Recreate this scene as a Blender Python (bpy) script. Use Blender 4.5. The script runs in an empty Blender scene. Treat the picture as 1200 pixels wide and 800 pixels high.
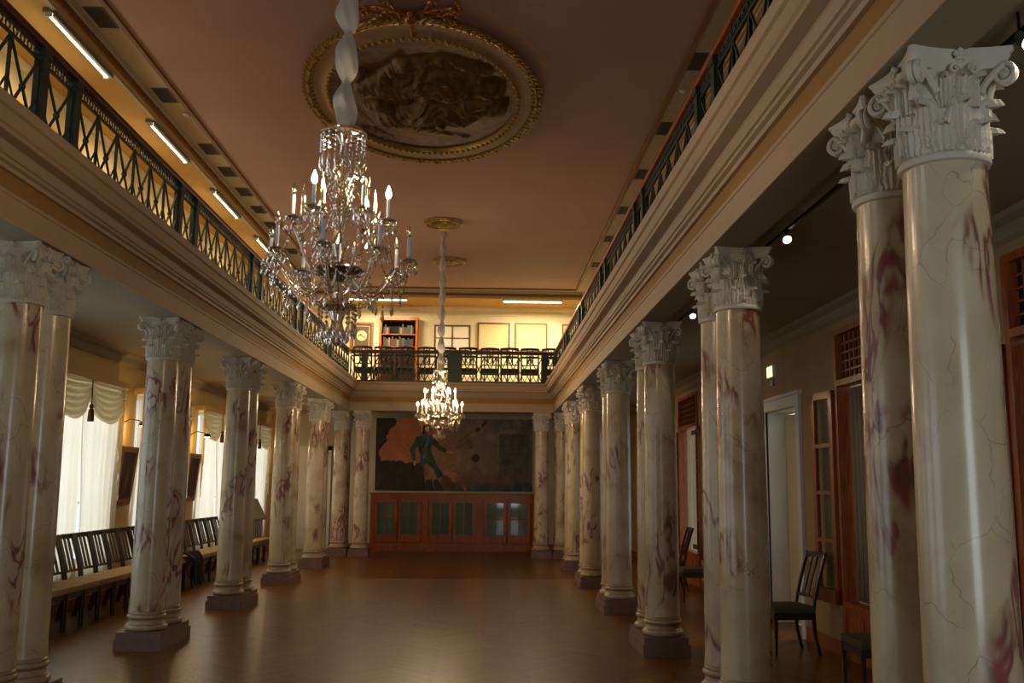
import bpy, bmesh, math, random
from math import sin, cos, pi, radians as rad
from mathutils import Vector, Matrix, noise
random.seed(7)
SC = bpy.context.scene
C = SC.collection

# ------------------------------------------------------------------ colours / materials
def lin(h):
    h = h.lstrip('#'); c = [int(h[i:i+2], 16)/255 for i in (0, 2, 4)]
    return tuple(x/12.92 if x <= .04045 else ((x+.055)/1.055)**2.4 for x in c) + (1,)
class N:
    def __init__(s, name):
        s.m = bpy.data.materials.new(name); s.m.use_nodes = True
        s.t = s.m.node_tree; s.t.nodes.clear()
        s.out = s.t.nodes.new('ShaderNodeOutputMaterial')
    def n(s, ty, props=None, **inp):
        k = s.t.nodes.new('ShaderNode'+ty)
        for a, b in (props or {}).items(): setattr(k, a, b)
        for a, b in inp.items():
            a = a.replace('_', ' ')
            s.set(k, a, b)
        return k
    def set(s, k, a, b):
        i = k.inputs[int(a)] if a.isdigit() else k.inputs[a]
        if isinstance(b, bpy.types.NodeSocket): s.t.links.new(b, i)
        else: i.default_value = b
    def math(s, op, a, b=0.0, c=None):
        k = s.t.nodes.new('ShaderNodeMath'); k.operation = op
        s.set(k, '0', a); s.set(k, '1', b)
        if c is not None: s.set(k, '2', c)
        return k.outputs[0]
    def mix(s, f, a, b):
        k = s.t.nodes.new('ShaderNodeMix'); k.data_type = 'RGBA'
        s.set(k, '0', f); s.set(k, '6', a); s.set(k, '7', b)
        return k.outputs[2]
    def ramp(s, f, stops):
        k = s.t.nodes.new('ShaderNodeValToRGB'); s.set(k, 'Fac', f)
        e = k.color_ramp.elements
        while len(e) < len(stops): e.new(.5)
        for q, (p, c) in zip(e, stops): q.position = p; q.color = c if len(c) == 4 else tuple(c)+(1,)
        return k.outputs[0]
    def done(s, sh): s.t.links.new(sh, s.out.inputs[0]); return s.m

def plain(name, col, rough=.6, metal=0., bump=0., bscale=40, vary=.0, vscale=6, spec=.5, coat=0):
    g = N(name); c = lin(col) if isinstance(col, str) else col
    tc = g.n('TexCoord').outputs['Object']
    col_s = c
    if vary:
        nz = g.n('TexNoise', Vector=tc, Scale=vscale, Detail=5.0).outputs[0]
        d = tuple(x*(1-vary) for x in c[:3])+(1,); l = tuple(min(1, x*(1+vary)) for x in c[:3])+(1,)
        col_s = g.ramp(nz, [(.3, d), (.7, l)])
    b = g.n('BsdfPrincipled', Base_Color=col_s, Roughness=rough, Metallic=metal, Coat_Weight=float(coat))
    b.inputs['Specular IOR Level'].default_value = spec
    if bump:
        nz = g.n('TexNoise', Vector=tc, Scale=float(bscale), Detail=4.0).outputs[0]
        bp = g.n('Bump', Height=nz, Strength=bump, Distance=.01).outputs[0]
        g.t.links.new(bp, b.inputs['Normal'])
    return g.done(b.outputs[0])

def wood(name, dark, light, rough=.4, scale=(14, 14, 1.2), coat=.15):
    g = N(name); tc = g.n('TexCoord').outputs['Object']
    mp = g.n('Mapping', Vector=tc, Scale=scale).outputs[0]
    n1 = g.n('TexNoise', Vector=mp, Scale=2.2, Detail=6.0, Distortion=1.2).outputs[0]
    col = g.ramp(n1, [(.3, lin(dark)), (.7, lin(light))])
    b = g.n('BsdfPrincipled', Base_Color=col, Roughness=rough, Coat_Weight=coat, Coat_Roughness=.2)
    return g.done(b.outputs[0])

def emis(name, col, s):
    g = N(name); e = g.n('Emission', Color=lin(col) if isinstance(col, str) else col, Strength=float(s))
    return g.done(e.outputs[0])

def marble():
    g = N('painted marble')
    tc = g.n('TexCoord').outputs['Object']
    rnd = g.n('ObjectInfo').outputs['Random']
    off = g.n('CombineXYZ', X=g.math('MULTIPLY', rnd, 37.0), Y=g.math('MULTIPLY', rnd, 17.0), Z=g.math('MULTIPLY', rnd, 91.0)).outputs[0]
    p = g.n('VectorMath', {'operation': 'ADD'}, **{'0': tc, '1': off}).outputs[0]
    # domain warp
    w = g.n('TexNoise', Vector=p, Scale=3.0, Detail=4.0).outputs['Color']
    ws = g.n('VectorMath', {'operation': 'SCALE'}, **{'0': w, 'Scale': .35}).outputs[0]
    q = g.n('VectorMath', {'operation': 'ADD'}, **{'0': p, '1': ws}).outputs[0]
    base = g.ramp(g.n('TexNoise', Vector=q, Scale=2.4, Detail=5.0).outputs[0],
                  [(.3, lin('#ab9675')), (.45, lin('#c7b896')), (.6, lin('#d2c6a8')), (.75, lin('#bfa484'))])
    # thin cracks
    vs = g.n('Mapping', Vector=q, Scale=(1, 1, .6)).outputs[0]
    v = g.n('TexVoronoi', {'feature': 'DISTANCE_TO_EDGE'}, Vector=vs, Scale=4.2).outputs[0]
    m1 = g.n('TexNoise', Vector=p, Scale=3.1, Detail=2.0).outputs[0]
    crack = g.math('MULTIPLY', g.ramp(v, [(.0, (1, 1, 1)), (.011, (0, 0, 0))]), g.ramp(m1, [(.44, (0, 0, 0)), (.56, (.6, .6, .6))]))
    c1 = g.mix(crack, base, lin('#6d5a4c'))
    # wine-red brush strokes in patches
    ps = g.n('Mapping', Vector=p, Scale=(1, 1, .62)).outputs[0]
    patch = g.n('TexNoise', Vector=ps, Scale=3.0, Detail=.4).outputs[0]
    patch = g.ramp(patch, [(.53, (0, 0, 0)), (.61, (1, 1, 1))])
    st = g.n('Mapping', Vector=p, Rotation=(.35, .45, .2), Scale=(1, 1, .38)).outputs[0]
    v2 = g.n('TexNoise', Vector=st, Scale=4.0, Detail=2.0, Distortion=1.8).outputs[0]
    fea = g.n('TexNoise', Vector=st, Scale=24.0, Detail=2.0, Distortion=.6).outputs[0]
    d2 = g.math('ABSOLUTE', g.math('SUBTRACT', v2, .5))
    d2 = g.math('ADD', d2, g.math('MULTIPLY', g.math('SUBTRACT', fea, .5), .10))
    r1 = g.ramp(d2, [(.0, (1, 1, 1)), (.022, (.85, .85, .85)), (.05, (.22, .22, .22)), (.085, (0, 0, 0))])
    f = g.math('MULTIPLY', patch, r1)
    c2 = g.mix(g.math('MULTIPLY', patch, .10), c1, lin('#a8645c'))
    c2 = g.mix(g.math('MULTIPLY', f, .9), c2, g.ramp(fea, [(.40, lin('#8c3a44')), (.60, lin('#552030'))]))
    b = g.n('BsdfPrincipled', Base_Color=c2, Roughness=.27, Coat_Weight=.35, Coat_Roughness=.12)
    return g.done(b.outputs[0])

def parquet():
    g = N('chevron parquet')
    tc = g.n('TexCoord').outputs['Object']
    s = g.n('SeparateXYZ', Vector=tc)
    x, y = s.outputs[0], s.outputs[1]
    W = .42; T = .075
    pp = g.math('PINGPONG', x, W)
    strip = g.math('FLOOR', g.math('DIVIDE', x, W))
    yy = g.math('DIVIDE', g.math('ADD', y, pp), T)
    idx = g.math('FLOOR', yy); fr = g.math('FRACT', yy)
    h = g.n('TexWhiteNoise', {'noise_dimensions': '2D'}, Vector=g.n('CombineXYZ', X=strip, Y=idx, Z=0.0).outputs[0]).outputs[0]
    par = g.math('PINGPONG', strip, 1.0)
    gr = g.n('TexNoise', Vector=g.n('Mapping', Vector=tc, Scale=(6, 6, 1)).outputs[0], Scale=9.0, Detail=5.0).outputs[0]
    k = g.math('ADD', g.math('MULTIPLY', h, .55), g.math('ADD', g.math('MULTIPLY', par, .2), g.math('MULTIPLY', gr, .35)))
    col = g.ramp(k, [(.1, lin('#4a2c05')), (.55, lin('#6c4409')), (.95, lin('#82560f'))])
    gap = g.math('GREATER_THAN', g.math('ABSOLUTE', g.math('SUBTRACT', fr, .5)), .47)
    col = g.mix(g.math('MULTIPLY', gap, .6), col, lin('#2a1606'))
    r = g.ramp(gr, [(.3, (.26, .26, .26)), (.7, (.36, .36, .36))])
    b = g.n('BsdfPrincipled', Base_Color=col, Roughness=r, Coat_Weight=.05, Coat_Roughness=.25)
    b.inputs['Specular IOR Level'].default_value = .27
    return g.done(b.outputs[0])

def crystal(name, tint=(1, .97, .93, 1), tr=.55):
    g = N(name)
    gl = g.n('BsdfGlossy', Color=(1, .95, .88, 1), Roughness=.08)
    t = g.n('BsdfTransparent', Color=tint)
    rf = g.n('BsdfRefraction', Color=tint, Roughness=.05, IOR=1.5)
    m0 = g.n('MixShader', **{'0': .5, '1': t.outputs[0], '2': rf.outputs[0]})
    fr = g.n('LayerWeight', Blend=.45).outputs['Facing']
    f = g.math('ADD', g.math('MULTIPLY', fr, .6), 1-tr-.25)
    m = g.n('MixShader', **{'0': f, '1': m0.outputs[0], '2': gl.outputs[0]})
    return g.done(m.outputs[0])

def sheer(name, col='#f3eed6', tr=.12, tl=.55):
    g = N(name); c = lin(col)
    d = g.n('BsdfDiffuse', Color=c); l = g.n('BsdfTranslucent', Color=c); t = g.n('BsdfTransparent')
    a = g.n('MixShader', **{'0': tl, '1': d.outputs[0], '2': l.outputs[0]})
    b = g.n('MixShader', **{'0': tr, '1': a.outputs[0], '2': t.outputs[0]})
    return g.done(b.outputs[0])

def glass(name, col=(.75, .8, .8, 1), tr=.6):
    g = N(name)
    t = g.n('BsdfTransparent', Color=col); gl = g.n('BsdfGlossy', Color=(1, 1, 1, 1), Roughness=.05)
    m = g.n('MixShader', **{'0': 1-tr, '1': t.outputs[0], '2': gl.outputs[0]})
    return g.done(m.outputs[0])

def vcol(name, rough=.6):
    g = N(name); a = g.n('Attribute', {'attribute_name': 'paint'})
    b = g.n('BsdfPrincipled', Base_Color=a.outputs['Color'], Roughness=rough)
    return g.done(b.outputs[0])

M = dict(
 marble=marble(), parquet=parquet(),
 plaster=plain('white plaster', '#cfc9ba', .7, bump=.3, bscale=60, vary=.08),
 plinth=plain('mauve plinth stone', '#7d6259', .45, vary=.12, vscale=12),
 base=plain('column base marble', '#b3a083', .35, vary=.12, vscale=9),
 mauve=plain('mauve ceiling paint', '#ad8b7b', .8, vary=.04, vscale=1.2),
 cornice=plain('cornice paint', '#b79f80', .6, vary=.03),
 frieze=plain('ochre frieze paint', '#a07638', .65, vary=.05),
 soffit=plain('aisle ceiling paint', '#9c8f72', .8, vary=.03),
 wallL=plain('warm wall paint', '#c8ab72', .8, vary=.04),
 wallR=plain('right wall paint', '#a98f66', .8, vary=.04),
 wallE=plain('pale end wall paint', '#c3bda4', .8, vary=.03),
 gal=plain('gallery wall paint', '#f4e8c0', .8, vary=.03),
 galceil=plain('gallery ceiling paint', '#c59a50', .8, vary=.03),
 strip=plain('vent strip paint', '#b5a88e', .8, vary=.03),
 brown=plain('brown trim paint', '#7d5028', .5),
 goldtrim=plain('gilt trim', '#b3904e', .5, .3),
 vent=plain('vent grille', '#5f5a48', .6),
 ventd=plain('vent slot', '#2c2a22', .8),
 green=plain('green iron', '#3e4a40', .45, .3, vary=.1),
 handrail=wood('shaded handrail wood', '#3a1408', '#6a3013', .35),  # backlit shade of the handrail is put into this darker colour
 woodC=wood('cabinet wood', '#6a3208', '#a85c14', .35),
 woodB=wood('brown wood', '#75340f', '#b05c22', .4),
 woodD=wood('dark chair wood', '#150b07', '#2c1a10', .35),
 woodG=wood('gallery chair wood', '#1c0a05', '#32130a', .35),
 woodF=wood('picture frame wood', '#4e300f', '#8a5c26', .35),
 seat=plain('beige seat velvet', '#a88d5c', .9, bump=.4, bscale=200, vary=.08, vscale=20),
 seatg=plain('olive seat velvet', '#54482a', .9, bump=.4, bscale=200),
 seatb=plain('dark seat', '#2a2018', .9),
 gold=plain('old gilding', '#a8873a', .38, .55, vary=.25, vscale=25),
 ribbon=plain('copper gilding', '#a8702a', .35, .6, vary=.3, vscale=25),
 relief=plain('bronzed relief', '#6e522a', .55, .1, vary=.35, vscale=9, bump=.6, bscale=22),
 reliefbg=plain('medallion ground', '#705026', .7, vary=.1, vscale=3),
 ring=plain('medallion ring', '#a18458', .6, vary=.1, vscale=10),
 crystal=crystal('crystal', (1, .93, .80, 1), .42), crystal2=crystal('crystal drops', (1, .94, .84, 1), .36),
 silver=plain('silvered metal', '#b8b4b0', .15, 1.),
 candle=plain('white candle sleeve', '#dfe6f2', .5), bulb=emis('lit bulb', '#ffd49a', 260), bulboff=crystal('unlit bulb', (1, 1, 1, 1), .3),
 gauze=sheer('gauze sleeve', '#d9d6d0', .1, .3),
 sheer=sheer('sheer curtain', '#f4efdc', .03, .5), swag=sheer('swag fabric', '#ebe3c8', .0, .30),
 tassel=plain('brown tassel', '#5a3418', .9),
 white=plain('white painted wood', '#d8d8d4', .45), cream=plain('cream painted wood', '#d5c9a4', .45),
 tube=emis('fluorescent tube', '#ffe6b8', 16), spot=emis('spot lamp', '#fff0d8', 18), sconce=emis('picture lamp bulb', '#ffd08a', 22),
 exitl=emis('emergency lamp face', '#e4efb0', 1.6),
 metal=plain('grey metal', '#8a8a88', .4, .6), blackm=plain('black metal', '#141210', .4, .3),
 brass=plain('brass', '#9a7a3a', .3, .9),
 glass=glass('door glass', (.86, .92, .90, 1), .965), glassb=glass('showcase glass', (.8, .85, .85, 1), .8),
 dark=plain('dark interior', '#17130e', .9), darkred=plain('dark painting', '#24120a', .5, vary=.4, vscale=8),
 curtd=plain('brown curtain', '#4a3a2a', .9), curtb=plain('beige curtain', '#8c7c66', .9), curtg=plain('grey curtain', '#7d8a86', .9),
 paper=plain('cream paper', '#e0cf9a', .8, vary=.03, vscale=2), lit=plain('white paper', '#f4ecd8', .7),
 paint=vcol('painted canvas', .55), coat=plain('black cloth', '#0c0b0b', .95, bump=.3),
 poster=plain('poster brown', '#5a4326', .6), bluew=plain('blue grey stripe', '#7e8c98', .6), lid=plain('grey slanted lid', '#8e8a7c', .5),
)
BOOKC = [plain('book %s' % c, '#'+c, .6) for c in ('4a2618', '5e4622', '2b3329', '401b22', '75623f', '222a34', '48453c')]

# ------------------------------------------------------------------ mesh helpers
def obj(name, bm, mat, parent=None, smooth=False, loc=None, wn=False):
    me = bpy.data.meshes.new(name)
    bmesh.ops.recalc_face_normals(bm, faces=bm.faces[:])
    bm.to_mesh(me); bm.free()
    o = bpy.data.objects.new(name, me); C.objects.link(o)
    for m in (mat if isinstance(mat, (list, tuple)) else [mat]): me.materials.append(m)
    if smooth:
        for p in me.polygons: p.use_smooth = True
        if smooth != 'all':
            me.set_sharp_from_angle(angle=rad(smooth if smooth is not True else 40))
    if parent: o.parent = parent
    if loc: o.location = loc
    return o
def tag(o, label=None, cat=None, group=None, kind=None):
    if label: o['label'] = label
    if cat: o['category'] = cat
    if group: o['group'] = group
    if kind: o['kind'] = kind
    return o
def thing(name, label, cat, loc=(0, 0, 0), rz=0, group=None):
    o = bpy.data.objects.new(name, None); C.objects.link(o); o.empty_display_size = .1
    o.location = loc; o.rotation_euler = (0, 0, rz)
    return tag(o, label, cat, group, 'thing')
def struct(name, bm, m, **k):
    o = obj(name, bm, m, **k); o['kind'] = 'structure'; return o
KIDS = {}
def kids(o): return [x for x in o.children]
def copy_tree(o, parent=None, loc=None, rz=None, label=None, group=None):
    c = o.copy(); C.objects.link(c)
    if parent: c.parent = parent
    if loc is not None: c.location = loc
    if rz is not None: c.rotation_euler = (0, 0, rz)
    if label: c['label'] = label
    if group: c['group'] = group
    for ch in list(o.children):
        copy_tree(ch, c)
    return c
def box(bm, x0, x1, y0, y1, z0, z1, mi=0, M4=None):
    vs = [bm.verts.new((x, y, z)) for x in (x0, x1) for y in (y0, y1) for z in (z0, z1)]
    if M4 is not None:
        for v in vs: v.co = M4 @ v.co
    for f in ((0, 1, 3, 2), (4, 6, 7, 5), (0, 4, 5, 1), (2, 3, 7, 6), (0, 2, 6, 4), (1, 5, 7, 3)):
        q = bm.faces.new([vs[i] for i in f]); q.material_index = mi
    return vs
def bbox(x0, x1, y0, y1, z0, z1, bev=.0):
    bm = bmesh.new(); box(bm, x0, x1, y0, y1, z0, z1)
    if bev: bmesh.ops.bevel(bm, geom=bm.edges[:], offset=bev, segments=2, affect='EDGES', profile=.6)
    return bm
def lathe(bm, prof, n=32, cx=0, cy=0, cz=0, mi=0, cap=True):
    rings = []
    for r, z in prof:
        rings.append([bm.verts.new((cx+r*cos(2*pi*i/n), cy+r*sin(2*pi*i/n), cz+z)) for i in range(n)])
    for a, b in zip(rings, rings[1:]):
        for i in range(n):
            f = bm.faces.new((a[i], a[(i+1) % n], b[(i+1) % n], b[i])); f.material_index = mi
    if cap:
        for r, q in ((rings[0], 0), (rings[-1], 1)):
            try: f = bm.faces.new(r); f.material_index = mi
            except Exception: pass
def tube(bm, pts, r, n=6, cap=True, mi=0):
    pts = [Vector(p) for p in pts]; rs = r if isinstance(r, (list, tuple)) else [r]*len(pts)
    prev = None; rings = []
    for i, p in enumerate(pts):
        t = (pts[min(i+1, len(pts)-1)]-pts[max(i-1, 0)])
        if t.length < 1e-9: t = Vector((0, 0, 1))
        t.normalize()
        if prev is None:
            u = t.orthogonal().normalized()
        else:
            u = prev - t*prev.dot(t)
            u = u.normalized() if u.length > 1e-6 else t.orthogonal().normalized()
        prev = u; w = t.cross(u)
        rings.append([bm.verts.new(p+(u*cos(2*pi*k/n)+w*sin(2*pi*k/n))*rs[i]) for k in range(n)])
    for a, b in zip(rings, rings[1:]):
        for k in range(n):
            f = bm.faces.new((a[k], a[(k+1) % n], b[(k+1) % n], b[k])); f.material_index = mi
    if cap:
        bm.faces.new(rings[0]); bm.faces.new(rings[-1])
def bar(bm, a, b, w, d=None):
    """square bar from a to b"""
    d = d or w; a = Vector(a); b = Vector(b); t = (b-a); L = t.length
    if L < 1e-6: return
    q = t.to_track_quat('Z', 'Y').to_matrix().to_4x4(); T = Matrix.Translation(a) @ q
    box(bm, -w/2, w/2, -d/2, d/2, 0, L, M4=T)
def sph(bm, c, r, seg=8, rings=6, sz=1.0):
    prof = [(max(1e-4, r*sin(pi*i/rings)), -r*sz*cos(pi*i/rings)) for i in range(rings+1)]
    lathe(bm, prof, seg, c[0], c[1], c[2], cap=False)
def grid(bm, f, nu, nv, mi=0, closed=False):
    vs = [[bm.verts.new(f(i/nu, j/nv)) for j in range(nv+1)] for i in range(nu+1)]
    for i in range(nu):
        for j in range(nv):
            q = bm.faces.new((vs[i][j], vs[i+1][j], vs[i+1][j+1], vs[i][j+1])); q.material_index = mi
    return vs
def shell(o, t):
    m = o.modifiers.new('thickness', 'SOLIDIFY'); m.thickness = t; m.offset = 0; return o

# ------------------------------------------------------------------ camera
H = 1.65
def camera():
    p, y, r = rad(8.449), rad(1.531), rad(.573)
    F = Vector((sin(y)*cos(p), cos(y)*cos(p), sin(p))); R = Vector((cos(y), -sin(y), 0)); U = R.cross(F)
    R2 = R*cos(r)+U*sin(r); U2 = -R*sin(r)+U*cos(r)
    cam = bpy.data.cameras.new('camera'); o = bpy.data.objects.new('camera', cam); C.objects.link(o)
    m = Matrix((R2, U2, -F)).transposed().to_4x4(); m.translation = (0, 0, H)
    o.matrix_world = m
    cam.sensor_width = 36; cam.lens = 36*1134.5/1200; cam.clip_end = 100
    SC.camera = o
camera()

XL, XR, YE, HC = -3.166, 1.589, 22.6, 3.34          # inner column lines, end beam, column height
WL, WR = -5.3, 3.6                                   # aisle walls
YB, YW = -1.5, 25.3                                  # wall behind the camera, end wall
ZG, ZC, ZU = 4.0, 6.45, 6.3                          # gallery floor, hall ceiling, gallery ceiling
ZA = 3.5                                             # aisle ceiling

# ------------------------------------------------------------------ shell
struct('floor', bbox(WL-.2, WR+.2, YB-.2, YW+.2, -.1, 0), M['parquet'])
bm = bmesh.new(); box(bm, XL-.72, XR+.6, YB, 23.4, ZC, ZC+.1)
struct('ceiling', bm, M['mauve'])
# pale strip outside the hall ceiling, then the gallery ceiling
bm = bmesh.new()
box(bm, -4.28, XL-.72, YB, 23.8, ZC+.005, ZC+.1); box(bm, XR+.6, 2.60, YB, 23.8, ZC+.005, ZC+.1); box(bm, XL-.72, XR+.6, 23.4, 23.8, ZC+.005, ZC+.1)
struct('ceiling_strip', bm, M['strip'])
bm = bmesh.new()
box(bm, WL-.2, -4.28, YB, YW+.2, ZU, ZU+.3); box(bm, 2.60, WR+.2, YB, YW+.2, ZU, ZU+.3); box(bm, -4.28, 2.60, 23.8, YW+.2, ZU, ZU+.3)
struct('ceiling_gallery', bm, M['galceil'])
struct('roof_slab', bbox(WL-.2, WR+.2, YB-.2, YW+.2, ZU+.31, ZU+.4), M['strip'])
# trims round the ceiling
def uframe(xl, xr, ye, z0, z1, w, y0=YB):
    bm = bmesh.new()
    box(bm, xl-w, xl, y0, ye+w, z0, z1); box(bm, xr, xr+w, y0, ye+w, z0, z1); box(bm, xl, xr, ye, ye+w, z0, z1)
    return bm
struct('trim_1', uframe(XL-.72, XR+.60, 23.4, ZC-.035, ZC+.02, .045), M['brown'])
struct('trim_2', uframe(-4.22, 2.54, 23.74, ZC-.06, ZC+.02, .03), M['strip'])
struct('trim_3', uframe(-4.26, 2.58, 23.78, ZC-.12, ZC+.02, .035), M['brown'])
struct('trim_4', uframe(-4.31, 2.63, 23.83, ZU-.03, ZU+.05, .05), M['strip'])
# aisle ceilings = underside of the gallery slab
bm = bmesh.new()
box(bm, WL-.1, XL-.25, YB, YW+.1, ZA, ZG); box(bm, XR+.25, WR+.1, YB, YW+.1, ZA, ZG); box(bm, XL-.25, XR+.25, YE+.25, YW+.1, ZA, ZG)
struct('ceiling_aisle', bm, M['soffit'])
# entablature swept round three sides : (inward projection, z)
def sweep(prof, y0=YB, closed=True):
    bm = bmesh.new(); cols = []
    for d, z in prof:
        cols.append([bm.verts.new(p) for p in ((XL+d, y0, z), (XL+d, YE-d, z), (XR-d, YE-d, z), (XR-d, y0, z))])
    n = len(prof)
    for i in range(n if closed else n-1):
        a, b = cols[i], cols[(i+1) % n]
        for k in range(3): bm.faces.new((a[k], a[k+1], b[k+1], b[k]))
    bm.faces.new([c[0] for c in cols]); bm.faces.new([c[3] for c in cols])
    return bm
struct('trim_5', sweep([(-.25, HC), (.004, HC), (.004, 3.505), (.012, 3.51), (.012, 3.535), (-.25, 3.535)]), M['cornice'])
struct('trim_12', sweep([(-.26, HC-.001), (-.004, HC-.001), (-.004, HC+.1), (-.26, HC+.1)]), M['soffit'])
struct('trim_6', sweep([(-.43, 3.535), (-.014, 3.535), (-.014, 3.665), (-.43, 3.665)]), M['frieze'])
struct('trim_7', sweep([(-.43, 3.665), (.012, 3.665), (.02, 3.69), (.045, 3.70), (.045, 3.725), (.06, 3.73), (.085, 3.77), (.085, 3.79), (.165, 3.80), (.165, 3.83), (.18, 3.84),
                       (.18, 3.93), (.20, 3.94), (.215, 3.98), (.215, ZG), (-.43, ZG)]), M['cornice'])
# cornice where aisle ceiling meets walls
def coving(x, s, y0, y1, z, k=.16):
    bm = bmesh.new(); pr = [(0, 0), (k, 0), (k*.85, -.03), (k*.45, -.06), (k*.25, -k*.8), (0, -k)]
    a = [bm.verts.new((x+s*d, y0, z+e)) for d, e in pr]; b = [bm.verts.new((x+s*d, y1, z+e)) for d, e in pr]
    n = len(pr)
    for i in range(n): bm.faces.new((a[i], a[(i+1) % n], b[(i+1) % n], b[i]))
    bm.faces.new(a); bm.faces.new(b); return bm
struct('trim_8', coving(WL, 1, YB, YW, ZA), M['soffit'])
struct('trim_9', coving(WR, -1, YB, YW, ZA), M['soffit'])

# ---- walls
WIN = [(5.25+3.2*k, 7.55+3.2*k) for k in range(-1, 6)]       # window bays of the left wall
ZW0, ZW1 = .55, 2.98
GZ0, GZ1 = 4.95, 5.75
bm = bmesh.new()
box(bm, WL-.35, WL, YB, YW, 0, ZW0); box(bm, WL-.35, WL, YB, YW, ZW1, GZ0-0)
ys = [YB]+[v for w in WIN for v in w]+[YW]
for a, b in zip(ys[::2], ys[1::2]): box(bm, WL-.35, WL, a, b, ZW0, ZW1)
struct('wall_left', bm, M['wallL'])
bm = bmesh.new()
GW = [(a+.45, b-.45) for a, b in WIN]
ys = [YB]+[v for w in GW for v in w]+[YW]
for a, b in zip(ys[::2], ys[1::2]): box(bm, WL-.35, WL, a, b, GZ0, GZ1)
box(bm, WL-.35, WL, YB, YW, GZ1, ZU+.1)
struct('wall_left_gallery', bm, M['gal'])
# right wall with wooden bays and a door
BAY = [(4.9, 6.5), (8.2, 9.8), (13.1, 14.6), (16.3, 17.9), (19.6, 21.1)]
DOOR = (11.05, 12.35)
bm = bmesh.new()
op = sorted([(a, b, 3.26) for a, b in BAY]+[(DOOR[0], DOOR[1], 2.6)])
y = YB
for a, b, z in op:
    box(bm, WR, WR+.3, y, a, 0, ZA); box(bm, WR, WR+.3, a, b, z, ZA); y = b
box(bm, WR, WR+.3, y, YW, 0, ZA)
struct('wall_right', bm, M['wallR'])
struct('wall_right_gallery', bbox(WR, WR+.3, YB, YW, ZA, ZU+.1), M['gal'])
struct('wall_end', bbox(WL-.3, WR+.3, YW, YW+.2, 0, ZG), M['wallE'])
struct('wall_end_gallery', bbox(WL-.3, WR+.3, YW, YW+.2, ZG, ZU+.1), M['gal'])
# unseen wall behind the camera, its tall window added to light near columns
bm = bmesh.new()
bw = [(.7, 2.3)]
xs = [WL-.3]+[v for w in bw for v in w]+[WR+.3]
for a, b in zip(xs[::2], xs[1::2]): box(bm, a, b, YB-.2, YB, .6, 3.1)
box(bm, WL-.3, WR+.3, YB-.2, YB, 0, .6); box(bm, WL-.3, WR+.3, YB-.2, YB, 3.1, ZU+.1)
struct('unseen_wall_back', bm, M['wallE'])
for nm, x in (('baseboard_left', WL), ('baseboard_right', WR-.02)):
    bm = bmesh.new()
    if x == WL: box(bm, x, x+.02, YB, YW, 0, .14)
    else:
        y = YB
        for a, b, z in op: box(bm, x, x+.02, y, a, 0, .14); y = b
        box(bm, x, x+.02, y, YW, 0, .14)
    struct(nm, bm, M['woodB'])
bm = bmesh.new(); box(bm, WL, WR, YW-.02, YW, 0, .16); struct('baseboard_end', bm, M['woodC'])

# ---- lamps of daylight outside the windows
def area(name, loc, rot, sx, sy, e, col):
    l = bpy.data.lights.new(name, 'AREA'); l.shape = 'RECTANGLE'; l.size = sx; l.size_y = sy; l.energy = e; l.color = col[:3]
    o = bpy.data.objects.new(name, l); C.objects.link(o); o.location = loc; o.rotation_euler = rot; return o
BACK_FILL = (.86, .93, 1.0)
for i, (a, b) in enumerate(WIN):
    area('daylight_window', (WL-.5, (a+b)/2, 1.8), (0, -pi/2, 0), 2.5, b-a, 30 if b > 11 else 8, (1, .98, .94) if b > 11 else (.97, .98, 1))
    area('daylight_gallery_window', (WL-.45, (a+b)/2, 5.35), (0, -pi/2, 0), .8, 1.4, 16, (1, .96, .88))
for a, b in bw:
    area('added_back_window_fill', ((a+b)/2, YB-.25, 1.85), (pi/2, 0, 0), b-a, 2.5, 50, BACK_FILL)  # added source, throws cool light on the near columns

# ---- windows of the left wall
def window_frame(y0, y1, z0, z1, x, nx, nz, fw=.07, bw_=.03):
    bm = bmesh.new()
    box(bm, x-.05, x+.03, y0, y0+fw, z0, z1); box(bm, x-.05, x+.03, y1-fw, y1, z0, z1)
    box(bm, x-.05, x+.03, y0, y1, z0, z0+fw); box(bm, x-.05, x+.03, y0, y1, z1-fw, z1)
    for i in range(1, nx):
        yy = y0+(y1-y0)*i/nx; w = bw_*1.6 if i*2 == nx else bw_/2*1.2
        box(bm, x-.035, x+.015, yy-w, yy+w, z0, z1)
    for j in range(1, nz):
        zz = z0+(z1-z0)*j/nz; box(bm, x-.03, x+.01, y0, y1, zz-.015, zz+.015)
    return bm
wi = 1
for (a, b) in WIN[1:]:
    struct('window_%d' % wi, window_frame(a, b, ZW0, ZW1, WL-.2, 4, 3), M['white']); wi += 1
for (a, b) in GW:
    struct('window_%d' % wi, window_frame(a, b, GZ0, GZ1, WL-.1, 2, 2, .05), M['white']); wi += 1

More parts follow.
